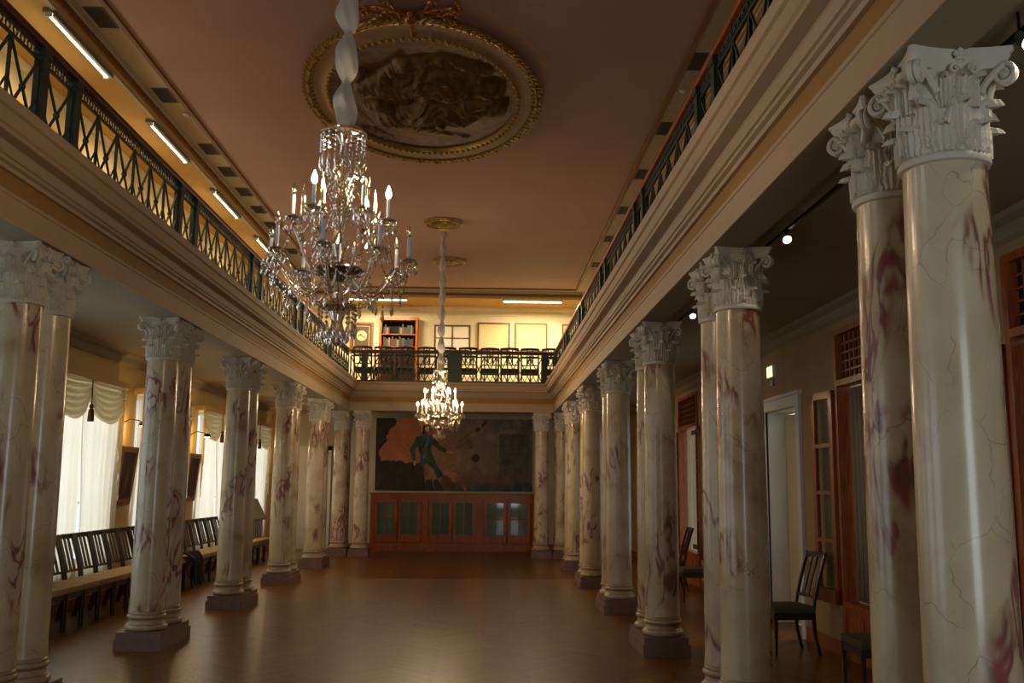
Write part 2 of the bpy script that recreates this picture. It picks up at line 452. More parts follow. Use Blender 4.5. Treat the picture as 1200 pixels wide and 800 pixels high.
# curtains
def curtain_set(a, b, where):
    yc = (a+b)/2; X0 = WL+.035
    for s, (p, q) in ((-1, (a-.05, yc)), (1, (yc, b+.05))):
        # sheer panel: full at the top, drawn to its side lower down; bottom corner sweeps over
        def f(u, v, p=p, q=q, s=s):
            z = ZW1-.1 - v*(ZW1-.35)
            k = .10*(v**1.3)                       # gathers towards the outer side
            yo = (p if s < 0 else q); yi = (q if s < 0 else p)
            wsh = .06*s*v
            yy = yo + (yi-yo)*(u*(1.05-k*.9)) + wsh*(1-u)
            fold = .026*sin(u*2*pi*8+1.3*s)*(.35+.65*v) + .01*sin(u*31+v*3)
            return (X0+.02+(.02 if s > 0 else 0)+fold+.015*sin(v*6+u*4), yy, z)
        bm = bmesh.new(); grid(bm, f, 90, 24)
        c = obj('sheer_curtain', bm, M['sheer'], smooth='all')
        tag(c, 'floor-length sheer %s half curtain at the %s' % ('near' if s < 0 else 'far', where), 'curtain', 'sheer curtains of the tall windows', 'thing')
    t = thing('curtain_valance', 'cream swagged valance with brown tassel over the %s' % where, 'valance', (X0, yc, ZW1), 0, 'valances over the tall windows')
    w = (b-a)/2+.08
    for s in (-1, 1):
        def g(u, v, s=s):
            # u 0 at centre -> 1 at outer side
            top = -.02
            sag = (.34+.20*sin(pi*min(1, u*1.05)))*(v)
            if u < .12: sag *= (.62+.38*u/.12)
            z = top - sag - .014*sin(v*2*pi*6)
            x = .085+.06*sin(v*2*pi*6+.6)*(.4+.6*sin(pi*u))+.02*sin(pi*u)
            return (x, s*u*w, z)
        bm = bmesh.new(); grid(bm, g, 24, 40)
        obj('swag', bm, M['swag'], t, smooth='all')
        def j(u, v, s=s):
            # cascade at the outer side, stepped hem
            L = .75+.85*(1-u)
            return (.085+.018*sin(u*2*pi*3), s*(w-.02+.02*sin(v*4)-u*.17*(1-.3*v)), -.02-L*v)
        bm = bmesh.new(); grid(bm, j, 18, 16)
        obj('cascade', bm, M['swag'], t, smooth='all')
    obj('pelmet', bbox(-.04, .13, -w-.06, w+.06, -.02, .07, .01), M['wallL'], t)
    bm = bmesh.new(); tube(bm, [(.11, 0, -.02), (.115, 0, -.34)], .008)
    lathe(bm, [(.001, .0), (.022, -.02), (.03, -.05), (.018, -.07), (.034, -.09), (.042, -.2), (.04, -.24), (.001, -.24)], 14, .115, 0, -.32)
    obj('tassel', bm, M['tassel'], t, smooth=50)
names = ['window behind the second left column pair', 'window between first and second left column pairs', 'window just beyond the nearer wall painting',
         'window between second and third left column pairs', 'farthest window of the left wall']
# the windows nearer than the second column pair stay out of the picture
for (a, b), nm in zip(WIN[3:], names[1:]):
    curtain_set(a, b, nm)

# ------------------------------------------------------------------ columns
def column_proto():
    t = thing('marble_column', 'x', 'column')
    bm = bmesh.new(); box(bm, -.235, .235, -.235, .245, 0, .115); box(bm, -.22, .22, -.22, .245, .115, .18)
    obj('plinth', bm, M['plinth'], t)
    bm = bmesh.new()
    def torus(R, r, z, n=8): return [(R+r*sin(pi*i/n), z-r*cos(pi*i/n)) for i in range(n+1)]
    prof = [(.001, .18)]+[(.18, .18)]+torus(.178, .03, .211)+[(.186, .245), (.178, .252), (.172, .27), (.172, .285), (.178, .293)]+torus(.17, .022, .316)+[(.178, .342), (.178, .355), (.168, .37), (.001, .37)]
    lathe(bm, prof, 40, cap=False)
    obj('base', bm, M['base'], t, smooth=30)
    bm = bmesh.new(); n = 26; prof = []
    for i in range(n+1):
        v = i/n; r = .171 - .016*v**1.6 + .002*sin(pi*v)
        if v < .02: r += .006
        prof.append((r, .37+v*(2.905-.37)))
    lathe(bm, prof, 48); obj('shaft', bm, M['marble'], t, smooth=30)
    # capital : bell, two tiers of acanthus leaves
    bm = bmesh.new()
    lathe(bm, [(.158, 2.90), (.17, 2.905), (.174, 2.92), (.168, 2.935), (.158, 2.94), (.155, 2.96), (.152, 3.1), (.158, 3.2), (.178, 3.27), (.185, 3.295), (.12, 3.3)], 40)
    def leaf(ang, z0, h, w, out, r0):
        ca, sa = cos(ang), sin(ang)
        def P(u, v, off=0.):
            uu = u*2-1
            ww = w*(.78+.34*sin(pi*min(1, v*1.1)))*(1-.62*v**4)*(1+.14*cos(v*2*pi*4.5))
            curl = max(0, v-.66)/.34
            z = z0+h*(min(v, .9)) - (h*.26*curl**2 if curl > 0 else 0)
            r = r0 + .012*v + out*curl**1.1 + .012*(1-abs(uu))*(1-.4*v) - .022*uu*uu*(.3+v) + .0055*cos(uu*pi*5)*(1-v*.4)
            r += off
            tx = ww*uu
            return (ca*r-sa*tx, sa*r+ca*tx, z)
        nu, nv = 10, 12
        A = grid(bm, lambda u, v: P(u, v), nu, nv)
        B = grid(bm, lambda u, v: P(u, v, -.016), nu, nv)
        for j in range(nv):
            for k in (0, nu): bm.faces.new((A[k][j], A[k][j+1], B[k][j+1], B[k][j]))
        for i in range(nu): bm.faces.new((A[i][nv], A[i+1][nv], B[i+1][nv], B[i][nv]))
    for k in range(8): leaf(pi/8+k*pi/4, 2.935, .155, .062, .045, .162)
    for k in range(8): leaf(k*pi/4, 2.96, .245, .056, .058, .160)
    # slender leaves rising behind the volutes towards each abacus flower
    for k in range(4):
        a = k*pi/2
        leaf(a, 3.12, .165, .034, .038, .166)
        for s in (-1, 1):
            leaf(a+s*.36, 3.11, .17, .036, .045, .168)
            pts = []
            for i in range(16):
                th = i/15*2.6*pi; rr = .021*(1-.8*i/15)
                pts.append((.204, s*(.036-rr*cos(th)), 3.245+rr*sin(th)))
            tube(bm, [(cos(a)*x-sin(a)*y, sin(a)*x+cos(a)*y, z) for x, y, z in pts], [.008-.004*i/15 for i in range(16)], 6)
    cap = obj('capital', bm, M['plaster'], t, smooth=45)
    # abacus with concave sides
    bm = bmesh.new()
    def outline(hw, z, depth=.035):
        pts = []
        for k in range(4):
            a = k*pi/2
            for i in range(11):
                u = -1+2*i/10
                y_ = u*hw*.93; x_ = hw - depth*(1-u*u)
                pts.append((cos(a)*x_-sin(a)*y_, sin(a)*x_+cos(a)*y_, z))
        return [bm.verts.new(p) for p in pts]
    R_ = [outline(.178, 3.268), outline(.185, 3.282), outline(.190, 3.298), outline(.198, 3.312), outline(.198, 3.318), outline(.207, 3.33), outline(.207, 3.345)]
    n = len(R_[0])
    for p, q in zip(R_, R_[1:]):
        for i in range(n): bm.faces.new((p[i], p[(i+1) % n], q[(i+1) % n], q[i]))
    bm.faces.new(R_[0]); bm.faces.new(R_[-1])
    for k in range(4):
        a = k*pi/2
        for j in range(5):
            th = j*2*pi/5+.3
            sph(bm, (cos(a)*.182-sin(a)*.016*cos(th), sin(a)*.182+cos(a)*.016*cos(th), 3.312+.016*sin(th)), .013, 8, 5)
        sph(bm, (cos(a)*.19, sin(a)*.19, 3.312), .010, 8, 5)
    obj('abacus', bm, M['plaster'], cap, smooth=35)
    # corner volutes
    for k in range(4):
        bm = bmesh.new(); a = pi/4+k*pi/2
        for s in (-1, 1):
            pts = []; rs = []
            for i in range(8):
                q = i/7; pts.append((.170+.055*q*q+.02*q, s*(.04*(1-q)+.012), 3.165+.11*q)); rs.append(.013+.002*q)
            for i in range(1, 27):
                q = i/26; th = q*2*pi*1.6; rr = .040*(1-q)**.8+.004
                cx, cz = .243, 3.238
                pts.append((cx+rr*sin(th-.15), s*.012, cz+rr*cos(th-.15))); rs.append(.0125*(1-.45*q))
            tube(bm, [(cos(a)*x-sin(a)*y, sin(a)*x+cos(a)*y, z) for x, y, z in pts], rs, 7)
        sph(bm, (cos(a)*.243, sin(a)*.243, 3.238), .02, 8, 6)
        obj('volute', bm, M['plaster'], cap, smooth=45)
    return t
proto = column_proto()
ordn = ['first', 'second', 'third', 'fourth', 'fifth', 'sixth', 'seventh']
first = [True]
def put_column(x, y, label, group, rz=0):
    if first[0]:
        o = proto; o.location = (x, y, 0); o.rotation_euler = (0, 0, rz); o['label'] = label; o['group'] = group; first[0] = False
    else: o = copy_tree(proto, None, (x, y, 0), rz, label, group)
    return o
for k in range(6):
    y = 6.77+3.177*k+.235 + (.15 if k == 5 else 0)
    for j in range(2):
        put_column(XL-.225, y+.49*j, 'veined marble column in the left row, %s of the %s pair from the camera' % ('nearer' if j == 0 else 'farther', ordn[k]),
                   'paired marble columns of the left row', pi if j else 0)
for i, k in enumerate(range(-1, 6)):
    y = 6.61+3.177*k+.235
    for j in range(2):
        put_column(XR+.225, y+.49*j, 'veined marble column in the right row, %s of the %s pair from the camera' % ('nearer' if j == 0 else 'farther', ordn[i]),
                   'paired marble columns of the right row', pi if j else 0)
put_column(-2.86, YE+.22, 'single marble column under the end gallery just left of the painted mural', 'marble columns under the end gallery')
put_column(1.33, YE+.22, 'single marble column under the end gallery just right of the painted mural', 'marble columns under the end gallery')

# ------------------------------------------------------------------ gallery railings
ZR = 4.78
def lattice(L, h, t=.016):
    """panel of length L (local y), height h: crossed bars, centre boss, row of small rings on top"""
    bm = bmesh.new(); zt = h-.10
    bar(bm, (0, .0, .03), (0, .0, zt), t*1.3); bar(bm, (0, L, .03), (0, L, zt), t*1.3)
    bar(bm, (0, 0, .03), (0, L, .03), t); bar(bm, (0, 0, zt), (0, L, zt), t*1.2); bar(bm, (0, 0, h-.015), (0, L, h-.015), t)
    bar(bm, (0, 0, .03), (0, L, zt), t); bar(bm, (0, L, .03), (0, 0, zt), t)
    bar(bm, (0, L/2, .03), (0, 0, (zt+.03)/2), t*.7); bar(bm, (0, L/2, .03), (0, L, (zt+.03)/2), t*.7)
    sph(bm, (0, L/2, (zt+.03)/2), .026, 8, 6)
    n = max(2, int(L/.085))
    for i in range(n):
        y = (i+.5)*L/n
        tube(bm, [(0, y+.030*cos(a), (zt+h-.015)/2+.032*sin(a)) for a in [2*pi*q/10 for q in range(11)]], .007, 5, cap=False)
    return bm
def railing(name_label, group, P0, dirv, marks, hand_mat, thin=False):
    """marks: list of (s, kind) positions along the run of heavy posts"""
    rz = math.atan2(-dirv[0], dirv[1])
    t = thing('balcony_railing', name_label, 'railing', (P0[0], P0[1], ZG), rz, group)
    L = marks[-1][0]; h = ZR-.05-ZG
    obj('handrail', bbox(-.045, .045, 0, L, h, h+.055, .012), hand_mat, t)
    obj('bottom_rail', bbox(-.03, .03, 0, L, 0, .05), M['green'], t)
    cache = {}
    for (s, w) in marks[:-1] if marks[-1][1] == 0 else marks:
        if w:
            bm = bmesh.new(); box(bm, -.035, .035, s-w/2, s+w/2, 0, h); box(bm, -.045, .045, s-w/2-.01, s+w/2+.01, 0, .07); box(bm, -.045, .045, s-w/2-.01, s+w/2+.01, h-.06, h)
            obj('post', bm, M['green'], t)
    for (s, w), (s2, w2) in zip(marks, marks[1:]):
        a, b = s+w/2, s2-w2/2
        n = max(1, round((b-a)/(.40 if not thin else .26)))
        for i in range(n):
            l = (b-a)/n; key = round(l, 3)
            if key not in cache:
                bm = lattice(l, h-.0, .024 if thin else .016)
                for v in bm.verts: v.co.z = .03+v.co.z*(h-.03)/h
                o = obj('lattice_panel', bm, M['green'], t); cache[key] = o
            else:
                o = cache[key].copy(); C.objects.link(o)
            o.location = (0, a+i*l, 0)
    return t
def marks_for(y0, off):
    m = [(0, 0)]
    k = -3
    while True:
        y = off+3.177*k
        if y > 22.6: break
        if y > y0+.3: m += [(y-y0, .10), (y-y0+.56, .10)]
        k += 1
    m = [q for q in m if q[0] < 22.5-y0]
    return m+[(22.72-y0, 0)]
railing('long green iron lattice railing with shade-darkened handrail along the left gallery', None, (XL-.07, -1.0), (0, 1), marks_for(-1.0, 6.72), M['handrail'])
railing('long green iron lattice railing with lit brown handrail along the right gallery', None, (XR+.05, -1.0), (0, 1), marks_for(-1.0, 6.6), M['woodB'])  # same kind of handrail in lighter wood, its lit tone in the colour
e0 = XL-.02
railing('green iron railing across the end gallery in front of the gallery chairs', None, (e0, YE+.13), (1, 0),
        [(0, 0), (-2.86-e0, .12), (-.74-e0, .32), (1.38-e0, .12), (XR-e0, 0)], M['handrail'], True)

# ------------------------------------------------------------------ ceiling medallion
MX, MY = -.82, 11.62
t = thing('ceiling_medallion', 'large oval gilded ceiling medallion with sculpted relief figures', 'medallion', (MX, MY, ZC))
A0, B0 = 1.42, 2.2; A1, B1 = 1.17, 1.80
def ell_ring(bm, prof, n=96):
    """prof: (inset fraction 0 outer..1 inner, drop)"""
    R = []
    for q, d in prof:
        a = A0+(A1-A0)*q; b = B0+(B1-B0)*q
        R.append([bm.verts.new((a*cos(2*pi*i/n), b*sin(2*pi*i/n), -d)) for i in range(n)])
    for p, s in zip(R, R[1:]):
        for i in range(n): bm.faces.new((p[i], p[(i+1) % n], s[(i+1) % n], s[i]))
bm = bmesh.new(); ell_ring(bm, [(.12, 0), (.12, .05), (.25, .06), (.5, .045), (.75, .055), (.9, .075), (.9, .0)])
obj('ring', bm, M['ring'], t, smooth=35)
bm = bmesh.new(); ell_ring(bm, [(-.02, 0), (-.03, .04), (.03, .085), (.1, .085), (.16, .06), (.16, 0)])
n = 110
for i in range(n):      # leaf-and-berry garland on the outer rim
    th = 2*pi*i/n; x, y = (A0-.01)*cos(th), (B0-.01)*sin(th)
    for s in (-1, 1):
        nx, ny = B0*cos(th), A0*sin(th); L = math.hypot(nx, ny); nx /= L; ny /= L
        tx, ty = -ny, nx
        c = (x+s*nx*.028+tx*.01, y+s*ny*.028+ty*.01, -.085)
        bar(bm, c, (c[0]+s*nx*.028+tx*.055, c[1]+s*ny*.028+ty*.055, -.07), .022, .018)
    if i % 3 == 0: sph(bm, (x, y, -.098), .022, 6, 5)
obj('leaf_garland', bm, M['gold'], t, smooth=30)
bm = bmesh.new(); ell_ring(bm, [(.88, .02), (.9, .075), (1.0, .08), (1.04, .05), (1.04, 0)])
n = 90
for i in range(n):
    th = 2*pi*i/n; sph(bm, ((A1+.01)*cos(th), (B1+.01)*sin(th), -.085), .030, 7, 5, .8)
obj('beaded_rim', bm, M['gold'], t, smooth=40)
# relief: two reclining draped figures built as a height field of limbs
segs = []      # (x0,y0,x1,y1,r0,r1,h)
def S(*a): segs.append(a[:6]+(a[6]*.95,))
# coordinates: x right in the picture, y away. heads to the left (-x), legs to the right
# far figure
for (x0, y0, x1, y1, r0, r1, h) in [
 (-.52, .52, -.50, .50, .13, .12, .13), (-.38, .45, .02, .30, .17, .20, .17), (.0, .30, .45, .36, .20, .16, .17), (.45, .36, .98, .10, .15, .07, .12),
 (.05, .22, .52, .10, .17, .13, .14), (.52, .10, .90, -.02, .12, .06, .09), (-.35, .55, -.10, .78, .08, .06, .10), (-.10, .78, .20, .80, .06, .045, .08),
 (-.40, .33, -.60, .12, .075, .05, .09), (-.60, .12, -.75, .22, .05, .04, .06)]: S(x0, y0, x1, y1, r0, r1, h)
# near figure
for (x0, y0, x1, y1, r0, r1, h) in [
 (-.66, -.52, -.64, -.52, .14, .13, .15), (-.50, -.55, -.10, -.62, .20, .22, .18), (-.10, -.62, .35, -.50, .22, .20, .18), (.35, -.50, .92, -.42, .18, .08, .13),
 (.10, -.85, .62, -.72, .16, .10, .12), (-.42, -.80, -.18, -1.10, .08, .06, .10), (-.45, -.36, -.22, -.12, .08, .06, .09), (-.22, -.12, .06, -.10, .06, .05, .07),
 (-.2, -1.08, .3, -1.18, .09, .10, .06), (.3, -1.18, .8, -.9, .1, .05, .06), (-.95, -.35, -.70, -.85, .07, .05, .06)]: S(x0, y0, x1, y1, r0, r1, h)
for k in range(9):   # palm fronds and rays at the far left
    a = pi*.30+k*.32; S(-.72, 1.02, -.72+.38*cos(a), 1.02+.42*sin(a), .035, .012, .035)
S(-.72, 1.02, -.88, .35, .035, .03, .03); S(-.5, .9, .5, 1.25, .06, .05, .03)
def hgt(x, y):
    tot = 0.
    for x0, y0, x1, y1, r0, r1, h in segs:
        dx, dy = x1-x0, y1-y0; L2 = dx*dx+dy*dy
        q = 0 if L2 < 1e-9 else max(0, min(1, ((x-x0)*dx+(y-y0)*dy)/L2))
        d = math.hypot(x-x0-dx*q, y-y0-dy*q); r = r0+(r1-r0)*q
        if d < r*1.15:
            e = max(0, 1-(d/(r*1.15))**2); v = h*e**.5
            tot = max(tot, v) + .15*min(tot, v)
    if tot > .01:
        f = 1-2*abs(noise.noise(Vector((x*4, y*13+sin(x*7)*2.2, 0))))-.4
        tot += (.075*f+.03*noise.noise(Vector((x*15, y*18, 2))))*min(1, tot/.08)
    return tot+.006*noise.noise(Vector((x*9, y*9, 3)))
bm = bmesh.new(); a, b = A1+.01, B1+.01; nr, na = 90, 240; rows = []
cen = bm.verts.new((0, 0, -.02-hgt(0, 0)))
for i in range(1, nr+1):
    q = i/nr
    rows.append([bm.verts.new((a*q*cos(2*pi*k/na), b*q*sin(2*pi*k/na), -.012-hgt(a*q*cos(2*pi*k/na), b*q*sin(2*pi*k/na))*(1 if q < .93 else .3))) for k in range(na)])
for k in range(na): bm.faces.new((cen, rows[0][k], rows[0][(k+1) % na]))
for p, s in zip(rows, rows[1:]):
    for k in range(na): bm.faces.new((p[k], p[(k+1) % na], s[(k+1) % na], s[k]))
obj('figure_relief', bm, M['relief'], t, smooth='all')
# ribbon bow at the near end
bm = bmesh.new()
def rib(pts, w=.035):
    tube(bm, pts, w*.5, 6)
    for i, p in enumerate(pts[::2]): sph(bm, (p[0], p[1], p[2]-.012), w*.62, 6, 5)
for s in (-1, 1):
    rib([(s*(.02+.44*sin(pi*q)*(1 if q < .5 else 1)), -2.18-.10-.28*sin(2*pi*q*.5)*q-.05*q, -.07) for q in [i/16 for i in range(17)]])
    rib([(s*(.05+.42*q), -2.30-.12*sin(pi*q*1.5), -.07) for q in [i/14 for i in range(15)]])
    rib([(s*(.47+.04*sin(q*3)), -2.33-.30*q, -.07) for q in [i/10 for i in range(11)]])
    rib([(s*(.06+.22*q), -2.30-.35*q+.06*sin(q*7), -.07) for q in [i/10 for i in range(11)]])
rib([(0, -2.45+.5*q, -.10) for q in [i/12 for i in range(13)]], .05)
sph(bm, (0, -2.3, -.1), .07, 10, 8)
obj('ribbon_bow', bm, M['ribbon'], t, smooth=50)

# small ceiling roses
def rose(label, x, y):
    t = thing('ceiling_rose', label, 'ceiling rose', (x, y, ZC), 0, 'small ceiling roses')
    bm = bmesh.new(); lathe(bm, [(.36, 0), (.37, -.02), (.33, -.045), (.28, -.03), (.24, -.04), (.16, -.035), (.1, -.07), (.03, -.09), (.001, -.09)], 48, cap=False)
    obj('rosette', bm, M['ring'], t, smooth=35)
    bm = bmesh.new()
    for k in range(24):
        a = k*2*pi/24; bar(bm, (.30*cos(a), .30*sin(a), -.04), (.355*cos(a), .355*sin(a), -.035), .035, .03)
        if k % 2 == 0: bar(bm, (.10*cos(a), .10*sin(a), -.06), (.23*cos(a), .23*sin(a), -.045), .04, .02)
    for r_ in (.33, .16): tube(bm, [(r_*cos(a), r_*sin(a), -.045) for a in [2*pi*q/36 for q in range(37)]], .014, 5, cap=False)
    obj('leaf_border', bm, M['gold'], t)
rose('round ceiling rose above the near chandelier', -.82, 5.45)
rose('round ceiling rose that the far chandelier hangs from', -.82, 17.42)
rose('round ceiling rose beyond the far chandelier with nothing hanging from it', -.82, 20.5)

# ------------------------------------------------------------------ chandeliers
def prism(bm, x, y, z, L=.07, r=.009):
    n = 6; top = bm.verts.new((x, y, z)); bot = bm.verts.new((x, y, z-L))
    ra = [bm.verts.new((x+r*.6*cos(2*pi*k/n), y+r*.6*sin(2*pi*k/n), z-L*.18)) for k in range(n)]
    rb = [bm.verts.new((x+r*cos(2*pi*k/n+.3), y+r*sin(2*pi*k/n+.3), z-L*.72)) for k in range(n)]
    for k in range(n):
        j = (k+1) % n
        bm.faces.new((top, ra[k], ra[j])); bm.faces.new((ra[k], rb[k], rb[j], ra[j])); bm.faces.new((rb[k], bot, rb[j]))
def octa(bm, p, r):
    v = [bm.verts.new((p[0]+a*r, p[1]+b*r, p[2]+c*r)) for a, b, c in ((1, 0, 0), (-1, 0, 0), (0, 1, 0), (0, -1, 0), (0, 0, 1.2), (0, 0, -1.2))]
    for a, b, c in ((0, 2, 4), (2, 1, 4), (1, 3, 4), (3, 0, 4), (2, 0, 5), (1, 2, 5), (3, 1, 5), (0, 3, 5)): bm.faces.new((v[a], v[b], v[c]))
def chandelier(label, x, y, lit_up, lit_lo, seed, ztop):
    """local z is world z"""
    rnd = random.Random(seed)
    t = thing('crystal_chandelier', label, 'chandelier', (x, y, -.045), 0, 'crystal chandeliers')
    # gauze-wrapped hanging chain
    bm = bmesh.new(); pts = []; rs = []; n = 130; z0, z1 = 3.74, ztop-.06
    def G(u, v):
        z = z0+v*(z1-z0); k = (z1-z0)/.30; ph = (v*k) % 1.0
        r = .020+.056*(sin(pi*min(1, ph*.62/.62))**.8)*(1-.45*ph)
        r *= 1+.13*sin(u*2*pi*5+v*40)+.10*noise.noise(Vector((u*6, v*30, seed)))
        return (r*cos(u*2*pi)+.006*sin(v*60), r*sin(u*2*pi)+.006*cos(v*47), z)
    grid(bm, G, 24, 150); obj('gauze_sleeve', bm, M['gauze'], t, smooth='all')
    bm = bmesh.new(); tube(bm, [(0, 0, 2.6), (0, 0, ztop-.05)], .006); obj('chain', bm, M['brass'], t)
    # crown with hanging prisms
    bm = bmesh.new(); lathe(bm, [(.02, 3.77), (.06, 3.76), (.125, 3.735), (.135, 3.72), (.125, 3.71), (.05, 3.70), (.02, 3.66)], 24); cr = obj('crown', bm, M['crystal'], t, smooth=40)
    bm = bmesh.new(); tube(bm, [(.128*cos(a), .128*sin(a), 3.715) for a in [2*pi*q/24 for q in range(25)]], .006, 6, cap=False); obj('crown_ring', bm, M['brass'], cr)
    for k in range(18):
        a = 2*pi*k/18; bm = bmesh.new()
        for q in range(4): octa(bm, (.128*cos(a), .128*sin(a), 3.695-.028*q), .010)
        prism(bm, .128*cos(a), .128*sin(a), 3.59, .10, .013); obj('prism_drop', bm, M['crystal2'], cr)
    # stem: glass balusters
    bm = bmesh.new()
    lathe(bm, [(.012, 3.7), (.02, 3.6), (.012, 3.55), (.045, 3.5), (.06, 3.46), (.045, 3.42), (.02, 3.38), (.035, 3.34), (.055, 3.28), (.03, 3.20), (.018, 3.14), (.03, 3.1), (.05, 3.05), (.03, 2.98), (.02, 2.90)], 18)
    st = obj('stem', bm, M['crystal'], t, smooth=30)
    bm = bmesh.new()
    for q in range(6):   # bead festoons draping the stem
        for k in range(10):
            a = 2*pi*k/10+q*.3; rr = [.10, .085, .075, .07, .062, .05][q]
            for e in range(4): octa(bm, (rr*(1-.12*e)*cos(a), rr*(1-.12*e)*sin(a), 3.52-.058*q-.022*e), .0085)
    obj('bead_festoon', bm, M['crystal2'], st)
    bm = bmesh.new(); lathe(bm, [(.02, 2.95), (.05, 2.935), (.13, 2.915), (.145, 2.90), (.13, 2.88), (.075, 2.85), (.03, 2.835), (.001, 2.83)], 32, cap=False)
    obj('receiver_bowl', bm, M['silver'], t, smooth=35)
    # lower bowl and drops
    bm = bmesh.new(); lathe(bm, [(.02, 2.89), (.018, 2.80), (.03, 2.77), (.022, 2.74), (.06, 2.72), (.105, 2.70), (.11, 2.685), (.05, 2.66), (.03, 2.6), (.045, 2.55), (.04, 2.5), (.015, 2.47), (.001, 2.46)], 24, cap=False)
    lb = obj('lower_bowl', bm, M['crystal'], t, smooth=35)
    for k in range(16):
        a = 2*pi*k/16; bm = bmesh.new()
        for q in range(3): octa(bm, (.105*cos(a), .105*sin(a), 2.668-.026*q), .010)
        prism(bm, .104*cos(a), .104*sin(a), 2.595, .09, .012); obj('prism_drop', bm, M['crystal2'], lb)
    for k in range(12):
        a = 2*pi*k/12+.2; bm = bmesh.new(); prism(bm, .06*cos(a), .06*sin(a), 2.56, .085, .012); obj('prism_drop', bm, M['crystal2'], lb)
    # arms
    def arm(a, R, ztip, lit, rise):
        ca, sa = cos(a), sin(a); bm = bmesh.new(); pts = []
        for i in range(19):
            q = i/18; r = .06+(R-.06)*q
            zz = 2.90 - rise*sin(pi*min(1, q*1.25))*(1-q*.2) + (ztip-2.90)*(q**2.2)
            pts.append((ca*r, sa*r, zz))
        tube(bm, pts, [.011-.003*i/18 for i in range(19)], 7)
        am = obj('arm', bm, M['crystal'], t, smooth='all')
        x0, y0, z0 = ca*R, sa*R, ztip
        bm = bmesh.new(); lathe(bm, [(.008, 0), (.012, .015), (.045, .022), (.052, .034), (.046, .036), (.014, .028), (.016, .05), (.013, .055)], 14, x0, y0, z0)
        pan = obj('drip_pan', bm, M['crystal'], am, smooth=35)
        bm = bmesh.new()
        for k in range(8):
            b = 2*pi*k/8+a; octa(bm, (x0+.049*cos(b), y0+.049*sin(b), z0+.016), .007); prism(bm, x0+.049*cos(b), y0+.049*sin(b), z0+.008, .055, .008)
        obj('pan_drops', bm, M['crystal2'], pan if False else am)
        bm = bmesh.new(); lathe(bm, [(.011, .05), (.011, .165), (.008, .168), (.001, .168)], 12, x0, y0, z0, cap=False); obj('candle', bm, M['candle'], am, smooth=40)
        bm = bmesh.new(); lathe(bm, [(.002, .168), (.012, .175), (.017, .192), (.014, .212), (.005, .234), (.0005, .246)], 10, x0, y0, z0, cap=False)
        bl = obj('bulb', bm, M['bulb'] if lit else M['bulboff'], am, smooth='all')
        bl['label'] = 'glowing candle bulb' if lit else 'unlit candle bulb'
        return (x0, y0, z0)
    up = []; lo = []
    for k in range(6): up.append(arm(rad(5+60*k), .27, 3.17, k in lit_up, .05))
    for k in range(8): lo.append(arm(rad(41+45*k), .40, 2.925, k in lit_lo, .16))
    # spires between the arms and festoon chains from tip to tip
    for k in range(5):
        a = rad(35+72*k); bm = bmesh.new(); r = .22
        lathe(bm, [(.006, 2.98), (.02, 3.0), (.006, 3.03), (.012, 3.06), (.009, 3.2), (.018, 3.22), (.012, 3.24), (.012, 3.34), (.001, 3.42)], 8, r*cos(a), r*sin(a), 0)
        bar(bm, (0, 0, 2.96), (r*cos(a), r*sin(a), 2.985), .012)
        obj('spire', bm, M['crystal2'], t)
    def beads(p, q, sag, r, n, cut=0):
        P = []
        bm = bmesh.new()
        for i in range(n+1):
            u = i/n; P.append((p[0]+(q[0]-p[0])*u, p[1]+(q[1]-p[1])*u, p[2]+(q[2]-p[2])*u-sag*4*u*(1-u)))
        tube(bm, P, .0025, 4)
        for c in P: octa(bm, c, r)
        return bm
    for k in range(8):
        p, q = lo[k], lo[(k+1) % 8]
        bm = beads((p[0], p[1], p[2]-.02), (q[0], q[1], q[2]-.02), .11, .009, 12)
        m = ((p[0]+q[0])/2*.98, (p[1]+q[1])/2*.98); prism(bm, m[0], m[1], p[2]-.135, .08, .013); obj('bead_chain', bm, M['crystal2'], t)
        bm = beads((p[0], p[1], p[2]), (.10*cos(rad(41+45*k)), .10*sin(rad(41+45*k)), 2.70), .06, .008, 14); obj('bead_chain', bm, M['crystal2'], t)
    for k in range(6):
        p = up[k]; q = up[(k+1) % 6]
        obj('bead_chain', beads((p[0], p[1], p[2]-.01), (q[0], q[1], q[2]-.01), .07, .008, 10), M['crystal2'], t)
        obj('bead_chain', beads((p[0], p[1], p[2]), (.05*cos(k), .05*sin(k), 3.50), .10, .008, 14), M['crystal2'], t)
        w_ = lo[(k*8//6) % 8]; obj('bead_chain', beads((p[0], p[1], p[2]), w_, .05, .008, 12), M['crystal2'], t)
    # hanging pendants below the arms
    for k in range(16):
        a = rad(41+22.5*k); r = .22 if k % 2 else .31; bm = bmesh.new()
        zz = 2.80 if k % 2 else 2.78
        for e in range(3): octa(bm, (r*cos(a), r*sin(a), zz-.024*e), .009)
        prism(bm, r*cos(a), r*sin(a), zz-.065, .085, .013); obj('prism_drop', bm, M['crystal2'], t)
    return up, lo
u1, l1 = chandelier('near crystal chandelier under a gauze-wrapped chain, most candles unlit', -.85, 5.45, {0, 1, 4}, set(), 3, ZC-.08)
u2, l2 = chandelier('far crystal chandelier with nearly every candle bulb lit', -.82, 17.42, {0, 1, 3, 4, 5}, {0, 1, 2, 3, 4, 5, 6, 7}, 5, ZC-.08)

